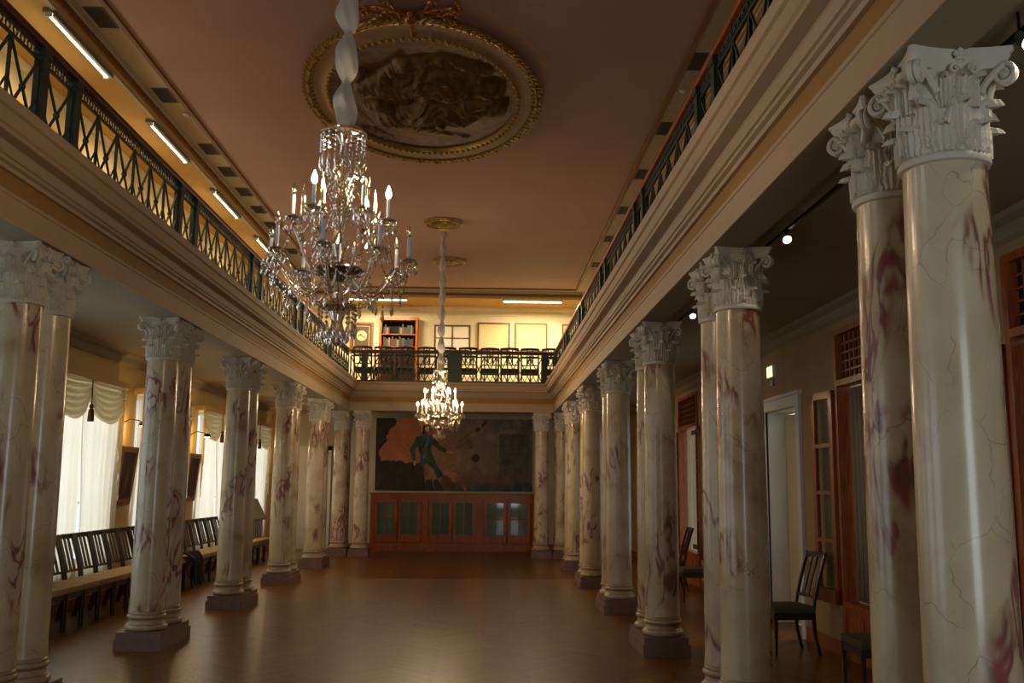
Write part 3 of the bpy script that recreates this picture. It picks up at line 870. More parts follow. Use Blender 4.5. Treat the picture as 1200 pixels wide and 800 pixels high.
# ------------------------------------------------------------------ ceiling vents and gallery lamps
def vent_proto():
    t = thing('ceiling_vent', 'x', 'vent', (0, 0, ZC+.005), 0)
    bm = bmesh.new(); box(bm, -.105, .105, -.23, .23, -.008, .0); obj('frame', bm, M['vent'], t)
    bm = bmesh.new()
    for i in range(9): box(bm, -.09+.0205*i, -.09+.0205*i+.010, -.21, .21, -.014, -.008)
    obj('slats', bm, M['ventd'], t); return t
vp = None
LV = [(9.65, 'nearest'), (11.7, 'second nearest'), (13.67, 'third nearest'), (14.7, 'fourth nearest'), (15.75, 'fifth nearest'), (16.8, 'sixth nearest'), (17.85, 'seventh nearest'), (19.9, 'eighth nearest')]
RV = [(10.4, 'nearest'), (12.5, 'second nearest'), (14.45, 'third nearest'), (16.45, 'fourth nearest'), (18.45, 'fifth nearest'), (20.7, 'sixth nearest')]
for side, L, X in (('left', LV, -4.08), ('right', RV, 2.39)):
    for y, w in L:
        lab = 'rectangular grey vent in the %s ceiling strip, %s to the camera' % (side, w)
        if vp is None: vp = vent_proto(); o = vp; o.location = (X, y, ZC+.005); o['label'] = lab; o['group'] = 'vents in the left ceiling strip'
        else: o = copy_tree(vp, None, (X, y, ZC+.005), 0, lab, 'vents in the %s ceiling strip' % side)
for x, y, lab in ((-4.0, 12.3, 'small round smoke detector between vents in the left ceiling strip'), (2.36, 11.2, 'small round smoke detector between vents in the right ceiling strip')):
    bm = bmesh.new(); lathe(bm, [(.045, 0), (.045, -.015), (.02, -.035), (.001, -.035)], 16, cap=False); o = obj('smoke_detector', bm, M['white'], smooth=35, loc=(x, y, ZC)); tag(o, lab, 'smoke detector', 'smoke detectors', 'thing')

def lamp_proto(L):
    t = thing('fluorescent_lamp', 'x', 'ceiling lamp', (0, 0, ZU), 0)
    bm = bmesh.new(); box(bm, -.06, .06, 0, L, -.055, 0); obj('housing', bm, M['metal'], t)
    bm = bmesh.new(); box(bm, .045, .075, 0, L, -.10, -.05); obj('reflector', bm, M['metal'], t)
    bm = bmesh.new(); tube(bm, [(-.005, .02, -.078), (-.005, L-.02, -.078)], .009, 8); obj('tube', bm, M['tube'], t)
    bm = bmesh.new(); box(bm, -.03, .03, 0, .02, -.10, -.05); obj('end_cap', bm, M['white'], t)
    bm = bmesh.new(); box(bm, -.03, .03, L-.02, L, -.10, -.05); obj('end_cap', bm, M['white'], t)
    return t
WARM = (1, .72, .36)
LL = [(9.15, 'nearest'), (12.1, 'second nearest'), (15.05, 'third nearest'), (18.0, 'fourth nearest')]
lp = lamp_proto(1.5)
for i, (y, w) in enumerate(LL):
    lab = 'long fluorescent batten on the left gallery ceiling, %s to the camera' % w
    if i == 0: lp.location = (-4.39, y, ZU+.004); lp['label'] = lab; lp['group'] = 'fluorescent battens over the left gallery'
    else: copy_tree(lp, None, (-4.39, y, ZU+.004), 0, lab, 'fluorescent battens over the left gallery')
    a = area('gallery_lamp_light', (-4.42, y+.75, ZU-.13), (0, 0, 0), .1, 1.5, 30, WARM)
copy_tree(lp, None, (-2.0, 24.0, ZU+.004), pi/2, 'left fluorescent batten on the end gallery ceiling, seen through the near chandelier', 'fluorescent battens over the end gallery')
copy_tree(lp, None, (1.90, 24.0, ZU+.004), pi/2, 'right fluorescent batten on the end gallery ceiling above the framed sheets', 'fluorescent battens over the end gallery')
for x in (-2.75, 1.22): area('end_gallery_lamp_light', (x, 24.15, ZU-.13), (0, 0, pi/2), .1, 1.5, 115, (1, .80, .52))

# ------------------------------------------------------------------ end gallery furniture
bm = bmesh.new(); pr = 0
box(bm, WL, WR, YW-.05, YW, 6.08, 6.10); box(bm, WL, WR, YW-.10, YW, ZU-.05, ZU); box(bm, WL, WR, YW-.06, YW, ZU-.10, ZU-.05)
struct('trim_10', bm, M['gal'])
bm = bmesh.new(); box(bm, WL, WL+.08, YB, YW, ZU-.08, ZU); struct('trim_11', bm, M['gal'])

def framed(name, label, cat, x0, x1, z0, z1, y, fm, pm, fw=.04, group=None):
    t = thing(name, label, cat, ((x0+x1)/2, y, z0), 0, group); w = (x1-x0)/2; h = z1-z0; bm = bmesh.new()
    box(bm, -w, w, -.05, 0, 0, fw); box(bm, -w, w, -.05, 0, h-fw, h); box(bm, -w, -w+fw, -.05, 0, fw, h-fw); box(bm, w-fw, w, -.05, 0, fw, h-fw)
    obj('frame', bm, fm, t)
    obj('sheet', bbox(-w+fw, w-fw, -.03, -.012, fw, h-fw), pm, t)
    return t, w, h
# poster with round pale emblem
t, w, h = framed('framed_poster', 'brown poster with a pale round emblem in a wooden frame on the end gallery wall', 'poster', -3.58, -2.98, 5.08, 5.86, YW-.01, M['woodB'], M['poster'], .05)
bm = bmesh.new()
a, b, c, d = -w+.10, w-.10, .10, h-.10
for q in ((a, b, c, c+.012), (a, b, d-.012, d), (a, a+.012, c, d), (b-.012, b, c, d)): box(bm, q[0], q[1], -.036, -.031, q[2], q[3])
obj('border_line', bm, M['paper'], t)
bm = bmesh.new()
lathe(bm, [(.001, 0), (.13, 0), (.135, .004), (.12, .008), (.001, .008)], 28, cap=False)
for v in bm.verts: x_, y_, z_ = v.co; v.co = (x_, -.031-z_, .42+y_)
obj('emblem', bm, M['paper'], t)
bm = bmesh.new()
for z_, ww in ((.17, .15), (.20, .17), (.23, .13), (.62, .16)): box(bm, -ww, ww, -.035, -.031, z_, z_+.012)
for k in range(7):
    th = k*.9; box(bm, .03*k-.1, .03*k-.07, -.044, -.039, .39+.03*sin(th), .43+.04*sin(th))
obj('lettering', bm, M['vent'], t)
# bookcase
t = thing('bookcase', 'open wooden bookcase with books against the end gallery wall', 'bookcase', (-2.29, YW-.01, ZG))
w = .5; h = 1.97; bm = bmesh.new()
box(bm, -w, -w+.06, -.32, 0, 0, h); box(bm, w-.06, w, -.32, 0, 0, h); obj('side_panels', bm, M['woodC'], t)
obj('top', bbox(-w-.01, w+.01, -.34, 0, h-.09, h), M['woodC'], t)
obj('back_panel', bbox(-w+.06, w-.06, -.02, 0, .0, h-.09), M['dark'], t)
SHZ = [.05, .45, .85, 1.18, 1.52]
for z_ in SHZ[:4]: obj('shelf', bbox(-w+.06, w-.06, -.29, -.02, z_, z_+.025), M['woodC'], t)
bm = bmesh.new(); obj('shelf', bbox(-w+.06, w-.06, -.29, -.02, 1.50, 1.525), M['woodC'], t); bm.free()
for q in (0, 1):
    bm = bmesh.new(); x0 = -w+.06+q*(w-.06); x1 = x0+w-.06
    box(bm, x0+.003, x1-.003, -.315, -.295, .05, 1.16); box(bm, x0+.07, x1-.07, -.322, -.315, .15, 1.06); d = obj('door', bm, M['woodG'], t)
    bm = bmesh.new(); sph(bm, (x1-.04 if q == 0 else x0+.04, -.33, .7), .013); obj('knob', bm, M['brass'], d)
for si, (z_, nm) in enumerate(((1.525, 'upper'), (1.205, 'lower'))):
    x = -.40; i = 0
    while x < .38:
        tk = random.uniform(.03, .055); hh = random.uniform(.17, .27)
        if i in (4, 5) and si == 0: x += .12; i += 1; continue
        bm = bmesh.new(); box(bm, 0, tk, -.17, 0, 0, hh); bmesh.ops.bevel(bm, geom=bm.edges[:], offset=.003, segments=1, affect='EDGES')
        o = obj('book', bm, random.choice(BOOKC), loc=(-2.29+x, YW-.08, ZG+z_))
        tag(o, 'book standing in the row on the %s visible shelf of the gallery bookcase' % nm, 'book', 'books on the %s visible shelf of the gallery bookcase' % nm, 'thing')
        x += tk+.004; i += 1
# window-like frame with four white sheets, two framed plans, one part-hidden picture
t, w, h = framed('framed_sheet', 'white four-section framed panel on the end gallery wall behind the far chandelier chain', 'framed sheet', -1.38, -.42, 5.12, 5.82, YW-.01, M['woodF'], M['lit'], .04)
bm = bmesh.new(); box(bm, -.015, .015, -.045, -.03, .04, h-.04); box(bm, -w+.04, w-.04, -.045, -.03, h/2-.012, h/2+.012); obj('crossbar', bm, M['woodF'], t)
framed('framed_plan', 'cream framed sheet on the end gallery wall, next to the white four-section panel', 'framed sheet', -.24, .62, 5.14, 5.90, YW-.01, M['woodF'], M['paper'], .04, 'cream framed sheets on the gallery wall')
framed('framed_plan', 'cream framed sheet on the end gallery wall, farther from the white four-section panel', 'framed sheet', .75, 1.60, 5.14, 5.90, YW-.01, M['woodF'], M['paper'], .03, 'cream framed sheets on the gallery wall')
t, w, h = framed('framed_picture', 'picture with cream top and grey lower half, partly hidden by the right cornice', 'picture', 2.0, 2.7, 5.12, 5.88, YW-.01, M['woodF'], M['paper'], .03)
obj('photo', bbox(-w+.03, w-.03, -.038, -.031, .03, .50), M['bluew'], t)
bm = bmesh.new(); lathe(bm, [(.001, 0), (.05, 0), (.05, .005), (.001, .005)], 16, cap=False)
for v in bm.verts: x_, y_, z_ = v.co; v.co = (-.13+x_, -.039-z_, .36+y_)
obj('photo_motif', bm, M['lit'], t)

# ------------------------------------------------------------------ chairs
def chair(label, wm, sm, style=0, group=None):
    """faces local -y ; back at +y"""
    t = thing('side_chair', label, 'chair', (0, 0, 0), 0, group)
    w = .225; d = .22
    bm = bbox(-w, w, -d, d, .41, .475, .018)
    for v in bm.verts:
        if v.co.z > .46: v.co.z += .018*(1-(v.co.x/w)**2)
    obj('seat', bm, sm, t, smooth=30)
    bm = bmesh.new(); box(bm, -w+.01, w-.01, -d+.01, -d+.03, .345, .41); box(bm, -w+.01, w-.01, d-.03, d-.01, .345, .41); box(bm, -w+.01, -w+.03, -d, d, .345, .41); box(bm, w-.03, w-.01, -d, d, .345, .41)
    obj('apron', bm, wm, t)
    for s in (-1, 1):
        bm = bmesh.new(); tube(bm, [(s*(w-.02), -d+.02, .41), (s*(w-.02), -d+.02, .2), (s*(w-.02), -d+.015, .0)], [.026, .021, .015], 4); obj('leg', bm, wm, t)
        bm = bmesh.new(); tube(bm, [(s*(w-.02), d-.02, .41), (s*(w-.02), d-.01, .2), (s*(w-.02), d+.04, .0)], [.024, .021, .016], 4); obj('leg', bm, wm, t)
    bm = bmesh.new()
    def yb(z): return d-.02+.16*((z-.41)/.6)**1.3 if z > .41 else d-.02
    tops = 1.0
    bm.free()
    for s in (-1, 1):
        bm = bmesh.new(); tube(bm, [(s*(w-.02), yb(z), z) for z in (.40, .55, .7, .85, tops)], .019 if not style else .026, 4); obj('back_post', bm, wm, t)
    def cross(z, hh, th=.02, arch=0):
        n = 8; bm = bmesh.new()
        for i in range(n):
            u0, u1 = -1+2*i/n, -1+2*(i+1)/n
            a0, a1 = arch*(1-u0*u0), arch*(1-u1*u1); bow = .02
            bar(bm, (u0*(w-.02), yb(z)+bow*(1-u0*u0), z+a0), (u1*(w-.02), yb(z)+bow*(1-u1*u1), z+a1), hh if False else th, hh)
        obj('back_rail', bm, wm, t)
    cross(.97, .06, .022, .015 if style else 0); cross(.56, .03)
    if style: cross(.78, .03); 
    bm = bmesh.new()
    if style == 0:
        for u in (-.5, 0, .5): bar(bm, (u*(w-.02)*1.05, yb(.56)+.015, .56), (u*(w-.02)*1.05, yb(.96)+.015, .96), .05, .014)
    else:
        for u in (-.33, .33): bar(bm, (u*(w-.02), yb(.56)+.015, .56), (u*(w-.02), yb(.96)+.015, .96), .034, .016)
        for zc in (.67, .87):
            tube(bm, [(0+.045*cos(q), yb(zc)+.016, zc+.07*sin(q)) for q in [2*pi*k/10 for k in range(11)]], .013, 5, cap=False)
    obj('splat', bm, wm, t)
    return t
c0 = chair('x', M['woodD'], M['seat'], 0)
X_CH = -4.82; used = False; ys_ch = []
def put_chair(src, x, y, z, rz, label, group):
    global used
    o = copy_tree(src, None, (x, y, z), rz, label, group); return o
words = ['nearest', 'second', 'third', 'fourth', 'fifth', 'sixth', 'seventh', 'eighth', 'ninth', 'tenth', 'eleventh']
ny = [9.95+.475*i for i in range(11)]
for i, y in enumerate(ny):
    lab = 'dark slat-back chair with beige seat in the long left row, %s chair of the run between first and second left column pairs' % words[i]
    lab = 'slat-back beige-seated chair by the left wall, %s between first and second column pairs' % (words[i] if i == 0 else words[i])
    if i == 0: o = c0; o.location = (X_CH, y, 0); o.rotation_euler = (0, 0, pi/2); o['label'] = lab; o['group'] = 'slat-back chairs in a row along the left wall'
    else: put_chair(c0, X_CH, y, 0, pi/2, lab, 'slat-back chairs in a row along the left wall')
fy = [15.20+.475*i for i in range(9)]
for i, y in enumerate(fy):
    lab = 'slat-back beige-seated chair by the left wall, %s' % ('carrying the black coat' if i == 1 else 'next before the one carrying the black coat' if i == 0 else '%s in the run beyond the black coat' % words[i-2])
    put_chair(c0, X_CH, y, 0, pi/2, lab, 'slat-back chairs in a row along the left wall')
# black coat thrown over a chair
def coatf(u, v):
    # draped over the back, down over the seat and in front of it
    L = [(-.30, .60), (-.26, 1.03), (-.18, 1.05), (-.17, .62), (-.06, .53), (.22, .55), (.33, .46), (.38, .08)]
    q = v*(len(L)-1); i = min(int(q), len(L)-2); f = q-i
    x = L[i][0]*(1-f)+L[i+1][0]*f; z = L[i][1]*(1-f)+L[i+1][1]*f
    nz_ = noise.noise(Vector((u*3, v*6, 1)))*.03
    return (x+nz_+.012*sin(u*14), (u-.5)*(.58+.12*sin(v*5)), z+nz_*.6+.01)
bm = bmesh.new(); grid(bm, coatf, 26, 50)
o = obj('coat', bm, M['coat'], smooth='all', loc=(X_CH+.01, 15.66, 0)); shell(o, .02)
tag(o, 'black coat thrown over a beige-seated chair in the left row', 'coat', None, 'thing')
# bench and slanted display case further on
t = thing('padded_bench', 'low beige padded bench in front of the slanted display case by the left wall', 'bench', (-4.76, 20.75, 0))
obj('cushion', bbox(-.16, .16, -.95, .95, .40, .48, .02), M['seat'], t, smooth=30)
obj('frame', bbox(-.15, .15, -.93, .93, .34, .40), M['woodD'], t)
for sx in (-.12, .12):
    for yy in (-.88, -.3, .3, .88): obj('leg', bbox(sx-.02, sx+.02, yy-.02, yy+.02, 0, .34), M['woodD'], t)
t = thing('display_case', 'display case with slanted grey lid and striped front behind the bench', 'display case', (-5.03, 21.5, 0))
bm = bmesh.new(); box(bm, -.08, .06, -.8, .8, 0, .85); obj('body', bm, M['white'], t)
bm = bmesh.new()
vs = [(-.10, -.85, 1.30), (-.10, .85, 1.30), (.12, .85, .88), (.12, -.85, .88)]
a = [bm.verts.new(p) for p in vs]; b = [bm.verts.new((x, y, z-.04)) for x, y, z in vs]
bm.faces.new(a); bm.faces.new(b)
for i in range(4): bm.faces.new((a[i], a[(i+1) % 4], b[(i+1) % 4], b[i]))
obj('lid', bm, M['lid'], t)
bm = bmesh.new()
for k in range(9): box(bm, .06, .066, -.76+.17*k, -.70+.17*k, .1, .84)
obj('front_stripes', bm, M['bluew'], t)

# gallery chairs behind the end railing
cg = chair('x', M['woodG'], M['seatg'], 1); cg.scale = (1, 1, .90)
for i, x in enumerate([-2.95, -2.45, -1.93, -1.42, -.92, -.42, .08, .58, 1.08, 1.55]):
    lab = 'pierced-back brown chair behind the end railing, %s of ten from the left' % ['first', 'second', 'third', 'fourth', 'fifth', 'sixth', 'seventh', 'eighth', 'ninth', 'tenth'][i]
    if i == 0: cg.location = (x, 23.35, ZG); cg.rotation_euler = (0, 0, pi); cg['label'] = lab; cg['group'] = 'pierced-back chairs in a row on the end gallery'
    else: put_chair(cg, x+random.uniform(-.02, .02), 23.35+random.uniform(-.03, .03), ZG, pi+random.uniform(-.05, .05), lab, 'pierced-back chairs in a row on the end gallery')

# right aisle chairs
cr_ = chair('dark chair with olive seat beside the open white door', M['woodD'], M['seatg'], 0, 'olive-seated chairs of the right aisle')
cr_.location = (3.10, 10.12, 0); cr_.rotation_euler = (0, 0, -pi/2+.12)
put_chair(cr_, 3.17, 7.95, 0, -pi/2, 'olive-seated chair corner peeping out beside the nearest right column pair', 'olive-seated chairs of the right aisle')
put_chair(cr_, 3.12, 14.55, 0, -pi/2, 'olive-seated chair in the gap between second and third right column pairs, nearer of two', 'olive-seated chairs of the right aisle')
put_chair(cr_, 3.02, 16.0, 0, -pi/2, 'olive-seated chair in the gap between second and third right column pairs, farther of two', 'olive-seated chairs of the right aisle')

# ------------------------------------------------------------------ left wall: paintings and picture lamps
def portrait(label, y, seed):
    t = thing('framed_painting', label, 'painting', (WL+.02, y, 1.32), 0, 'dark framed paintings between the windows')
    W, Hh = .32, .84; bm = bmesh.new()
    for (a, b, c, d) in ((-W, W, 0, .08), (-W, W, Hh-.08, Hh), (-W, -W+.08, .08, Hh-.08), (W-.08, W, .08, Hh-.08)): box(bm, 0, .04, a, b, c, d)
    box(bm, 0, .02, -W, W, 0, Hh)
    lean = Matrix.Rotation(rad(6), 4, 'Y')
    for v in bm.verts: v.co = lean @ v.co
    obj('frame', bm, M['woodF'], t)
    bm = bmesh.new(); box(bm, .02, .03, -W+.08, W-.08, .08, Hh-.08)
    for v in bm.verts: v.co = lean @ v.co
    obj('canvas', bm, M['darkred'], t)
    bm = bmesh.new()    # dim standing form on the canvas
    grid(bm, lambda u, v: tuple(lean @ Vector((.032+.004*sin(pi*u), (u-.5)*(.16-.09*v+.05*sin(v*7)), .16+.50*v))), 6, 14)
    obj('painted_form', bm, plain('dim red form', '#4a1c12', .6, vary=.5, vscale=14), t)
portrait('dark framed painting on the left wall, between first and second left column pairs', 14.36, 1)
portrait('dark framed painting on the left wall, just beyond the second left column pair', 17.58, 2)
portrait('dark framed painting on the left wall near the far bench', 20.8, 3)
def sconce(label, y):
    t = thing('picture_lamp', label, 'wall lamp', (WL, y, 2.50), 0, 'picture lamps on the left wall')
    bm = bmesh.new(); lathe(bm, [(.035, 0), (.035, .02), (.02, .03), (.001, .03)], 14, cap=False)
    for v in bm.verts: x_, y_, z_ = v.co; v.co = (z_, x_, y_)
    obj('wall_plate', bm, M['blackm'], t)
    bm = bmesh.new(); tube(bm, [(.02, 0, 0), (.12, 0, .05), (.26, 0, .03), (.30, 0, -.01)], .008); obj('arm', bm, M['blackm'], t)
    bm = bmesh.new(); lathe(bm, [(.02, .05), (.05, .035), (.062, .0), (.062, -.02), (.056, -.02), (.056, 0), (.02, .03)], 18, .31, 0, -.03, cap=False); obj('lamp_shade', bm, M['blackm'], t, smooth=35)
    bm = bmesh.new(); lathe(bm, [(.001, -.012), (.05, -.012), (.052, -.022), (.001, -.024)], 16, .31, 0, -.03, cap=False); obj('bulb', bm, M['sconce'], t)
    l = bpy.data.lights.new('picture_lamp_light', 'SPOT'); l.energy = 40; l.color = (1, .68, .32); l.spot_size = 2.4; l.spot_blend = .8; l.shadow_soft_size = .04
    o = bpy.data.objects.new('picture_lamp_light', l); C.objects.link(o); o.location = (WL+.31, y, 2.44); o.rotation_euler = (0, rad(-38), 0)
    l = bpy.data.lights.new('picture_lamp_glow', 'POINT'); l.energy = 9; l.color = (1, .62, .25); l.shadow_soft_size = .03
    o = bpy.data.objects.new('picture_lamp_glow', l); C.objects.link(o); o.location = (WL+.20, y-.06, 2.42)
sconce('small picture lamp glowing above the nearest dark painting', 14.3)
sconce('small picture lamp glowing above the painting just beyond the second left column pair', 17.6)
sconce('small picture lamp glowing between the two farthest visible windows', 20.75)
sconce('small picture lamp on the far pier beyond the last visible window', 23.95)

# ------------------------------------------------------------------ end wall: mural and cabinets
t = thing('painted_mural', 'wide dark painted mural of a coated man pointing beneath an orange sky', 'mural', (-.79, YW-.01, 1.49))
MW, MH = 2.03, 1.86
bm = bmesh.new(); lay = bm.loops.layers.float_color.new('paint')
def sm(a, b, x):
    x = max(0, min(1, (x-a)/(b-a))); return x*x*(3-2*x)
def mixc(a, b, f): return tuple(p*(1-f)+q*f for p, q in zip(a, b))
def L3(h): return lin(h)[:3]
def inpoly(x, y, P):
    c = False; n = len(P)
    for i in range(n):
        (x0, y0), (x1, y1) = P[i], P[i-1]
        if (y0 > y) != (y1 > y) and x < (x1-x0)*(y-y0)/(y1-y0+1e-12)+x0: c = not c
    return c
def cap_(x, y, a, b, r0, r1):
    dx, dy = b[0]-a[0], b[1]-a[1]; q = max(0, min(1, ((x-a[0])*dx+(y-a[1])*dy)/(dx*dx+dy*dy+1e-9)))
    return math.hypot((x-a[0]-dx*q)*1., (y-a[1]-dy*q)) < r0+(r1-r0)*q
def fbm(x, y, z=0.):
    t_ = 0; am = .5; f = 1
    for _ in range(4): t_ += am*noise.noise(Vector((x*f, y*f, z))); am *= .55; f *= 2.1
    return t_*1.6
def paintc(u, v):
    """u 0..1 left-right, v 0..1 bottom-top; aspect 2.18"""
    X0_ = u*2.18; Y0_ = v
    X = X0_+.010*fbm(X0_*9, Y0_*9, 7); Y = Y0_+.010*fbm(X0_*9, Y0_*9, 13)
    n1 = fbm(X*2.6, Y*2.6, 0); n2 = fbm(X*9, Y*6, 4)
    sky = mixc(L3('#9c5c3a'), L3('#77615a'), sm(.50, 1.1, X+n1*.35))
    sky = mixc(sky, L3('#565459'), sm(1.25, 2.0, X+n1*.3))
    sky = mixc(sky, L3('#bd6c3c'), sm(.42, .0, abs(X-.40)+n1*.15)*.85)
    sky = mixc(sky, L3('#8f6a52'), sm(.35, 0, math.hypot(X-.98, (Y-.48)*.8)+n1*.1)*.7)
    c = mixc(sky, L3('#a08670'), max(0, min(1, n2*1.1))*.6); c = mixc(c, L3('#3a302e'), max(0, min(1, -n1*1.2))*.45)
    # flying figure with trailing drapery in the upper middle
    if cap_(X, Y, (1.20, .68), (1.42, .86), .055, .028): c = mixc(L3('#8e6e4e'), L3('#5a4436'), .5+n2)
    if cap_(X, Y, (1.10, .60), (1.30, .64), .02, .06): c = mixc(L3('#7a604a'), L3('#4a3a32'), .5+n2)
    if cap_(X, Y, (1.40, .84), (1.53, .965), .022, .014): c = L3('#26221f')
    if math.hypot(X-1.44, Y-.90) < .028: c = L3('#8a684a')
    # dark trees on the left
    edge = .17+.10*fbm(Y*3.2, 2.5, 1)+.09*sm(.8, .95, Y)+.05*sin(Y*9)
    if X < edge: c = mixc(L3('#100e0a'), L3('#2a2416'), max(0, n2+.2))
    hill = .40+.05*fbm(X*6, .3, 2)-.04*X
    if Y < hill and X < .95-.25*sm(.0, .4, Y): c = mixc(L3('#15110c'), L3('#33271a'), max(0, min(1, .3+n2)))
    # tower on the right
    if inpoly(X, Y, [(1.66, 0), (1.66, .72), (1.72, .80), (2.13, .80), (2.13, 0)]):
        c = mixc(L3('#3b3a3d'), L3('#5a5250'), max(0, min(1, .5+n2)))
        if X < 1.71: c = mixc(L3('#7a6c56'), c, .3)
        if (Y*8+.2*n1) % 1 < .10: c = mixc(c, L3('#2a292c'), .45)
        if (X*9) % 1 < .10: c = mixc(c, L3('#2a292c'), .25)
    if inpoly(X, Y, [(1.70, .80), (1.78, .86), (1.90, .85), (1.98, .83), (1.98, .80)]): c = L3('#7a6c58')
    # crowd and ground
    q = sm(.34+.10*n1, .16, Y)
    if X > 1.0: c = mixc(c, mixc(L3('#55404a'), L3('#6a4a3e'), max(0, min(1, .5+n2*1.4))), q*.8)
    q = sm(.17+.08*n1, .05, Y)
    if X > .95: c = mixc(c, mixc(L3('#1c2830'), L3('#45525e'), max(0, min(1, .4+n2*1.3))), q)
    if math.hypot(X-1.385, Y-.455) < .058: c = L3('#15110f')
    if cap_(X, Y, (1.38, .33), (1.38, .20), .04, .08): c = mixc(L3('#74524a'), L3('#43405c'), max(0, min(1, .5+n2)))
    # seated pale figure
    if cap_(X, Y, (.98, .26), (1.10, .18), .05, .055) or cap_(X, Y, (1.10, .22), (1.25, .03), .032, .02) or math.hypot(X-1.055, Y-.33) < .04: c = mixc(L3('#a87858'), L3('#75483a'), max(0, min(1, .4+n2*1.4)))
    if cap_(X, Y, (.98, .14), (1.03, .04), .07, .09): c = mixc(L3('#6b3a38'), L3('#432428'), .5+n2)
    # standing man in a green coat
    coat = mixc(L3('#2c4c46'), L3('#142420'), max(0, min(1, .45+n2*1.6+(X-.68)*1.6)))
    if cap_(X, Y, (.72, .32), (.735, .05), .055, .036) or cap_(X, Y, (.80, .30), (.85, .04), .05, .036): c = mixc(L3('#9c765a'), L3('#5e4234'), max(0, min(1, .4+n2)))
    if cap_(X, Y, (.735, .12), (.735, .02), .04, .036) or cap_(X, Y, (.845, .12), (.86, .02), .04, .036): c = L3('#1b2534')
    if inpoly(X, Y, [(.56, .72), (.62, .765), (.70, .785), (.78, .73), (.765, .56), (.83, .40), (.95, .20), (.86, .17), (.78, .33), (.70, .38), (.63, .30), (.61, .5)]): c = coat
    if cap_(X, Y, (.59, .71), (.50, .56), .043, .038) or cap_(X, Y, (.50, .56), (.535, .41), .038, .026): c = coat
    if cap_(X, Y, (.75, .72), (.89, .59), .042, .034) or cap_(X, Y, (.89, .59), (.985, .545), .033, .024): c = coat
    if cap_(X, Y, (.99, .54), (1.07, .535), .018, .011) or cap_(X, Y, (.54, .40), (.545, .36), .022, .018): c = L3('#b98058')
    if abs(X-.70-.02*sin(Y*20)) < .018 and .50 < Y < .77: c = L3('#377076')
    if abs(X-.668) < .026 and .44 < Y < .60: c = mixc(L3('#7a6a3c'), L3('#4a3e24'), .5+n2)
    if math.hypot(X-.695, (Y-.855)*.85) < .058 or cap_(X, Y, (.66, .83), (.655, .79), .02, .016): c = L3('#1c120c')
    if math.hypot((X-.706)*1.15, (Y-.842)*.8) < .036: c = mixc(L3('#b8805a'), L3('#8a5a40'), max(0, min(1, (.72-X)*20)))
    return c
NU, NV = 300, 138
V = [[bm.verts.new((-MW+2*MW*i/NU, -.012, MH*j/NV)) for j in range(NV+1)] for i in range(NU+1)]
for i in range(NU):
    for j in range(NV):
        f = bm.faces.new((V[i][j], V[i+1][j], V[i+1][j+1], V[i][j+1])); c = paintc((i+.5)/NU, (j+.5)/NV)
        g_ = 1.35*(1+.22*noise.noise(Vector((i*.31, j*.37, 9)))+.12*noise.noise(Vector((i*.9, j*.8, 5))))
        for l in f.loops: l[lay] = (c[0]*g_, c[1]*g_, c[2]*g_, 1)
obj('canvas', bm, M['paint'], t)
obj('backing', bbox(-MW, MW, -.011, 0, 0, MH), M['dark'], t)
bm = bmesh.new()
for q in ((-MW-.04, MW+.04, MH, MH+.04), (-MW-.04, -MW, 0, MH), (MW, MW+.04, 0, MH)): box(bm, q[0], q[1], -.035, 0, q[2], q[3])
obj('frame', bm, M['wallE'], t)
# cabinets
CX0, CX1 = -2.86, 1.27; CW = (CX1-CX0)/3; CY = YW-.46
cabs = []
def cabinet(i):
    lab = ['glazed wooden cabinet under the dark left part of the mural', 'glazed wooden cabinet under the middle of the mural, between two others', 'glazed wooden cabinet under the painted tower of the mural'][i]
    t = thing('glazed_cabinet', lab, 'cabinet', (CX0+CW*(i+.5), CY, 0), 0, 'glazed cabinets under the mural')
    w = CW/2; dp = 0 if i == 1 else 0
    bm = bmesh.new(); D = .44
    box(bm, -w+.002, -w+.03, .002, D, .122, 1.398); box(bm, w-.03, w-.002, .002, D, .122, 1.398); box(bm, -w+.03, w-.03, .002, D, .122, .16); box(bm, -w+.03, w-.03, .002, D, 1.36, 1.398); box(bm, -w+.03, w-.03, D-.02, D, .16, 1.36)
    box(bm, -w+.03, w-.03, .05, D-.02, .74, .76)
    obj('body', bm, M['woodC'], t)
    obj('plinth', bbox(-w+.001, w-.001, -.045, D, 0, .12), M['woodC'], t)
    bm = bmesh.new(); box(bm, -w, -w+.09, -.03, 0, .12, 1.40); box(bm, w-.09, w, -.03, 0, .12, 1.40); box(bm, -w+.09, w-.09, -.03, 0, 1.29, 1.40); box(bm, -w+.09, w-.09, -.03, 0, .12, .2)
    obj('pilasters', bm, M['woodC'], t)
    for s in (-1, 1):
        x0, x1 = (-w+.10, -.01) if s < 0 else (.01, w-.10); z0, z1 = .21, 1.28; fw = .085
        bm = bmesh.new()
        box(bm, x0, x0+fw, -.036, -.006, z0, z1); box(bm, x1-fw, x1, -.036, -.006, z0, z1); box(bm, x0+fw, x1-fw, -.036, -.006, z1-fw, z1); box(bm, x0+fw, x1-fw, -.036, -.006, z0, z0+.20)
        xm = (x0+x1)/2; box(bm, xm-.012, xm+.012, -.032, -.008, z0+.2, z1-fw); zm = (z0+.2+z1-fw)/2; box(bm, x0+fw, x1-fw, -.032, -.008, zm-.012, zm+.012)
        d = obj('door', bm, M['woodC'], t)
        obj('glass', bbox(x0+fw, x1-fw, -.021, -.018, z0+.2, z1-fw), M['glass'], d)
        obj('curtain', bbox(x0+fw, x1-fw, .0, .004, z0+.2, z1-fw), M['curtg'], d)
        bm = bmesh.new(); sph(bm, (x1-.03 if s < 0 else x0+.03, -.05, .72), .014); obj('knob', bm, M['brass'], d)
for i in range(3): cabinet(i)
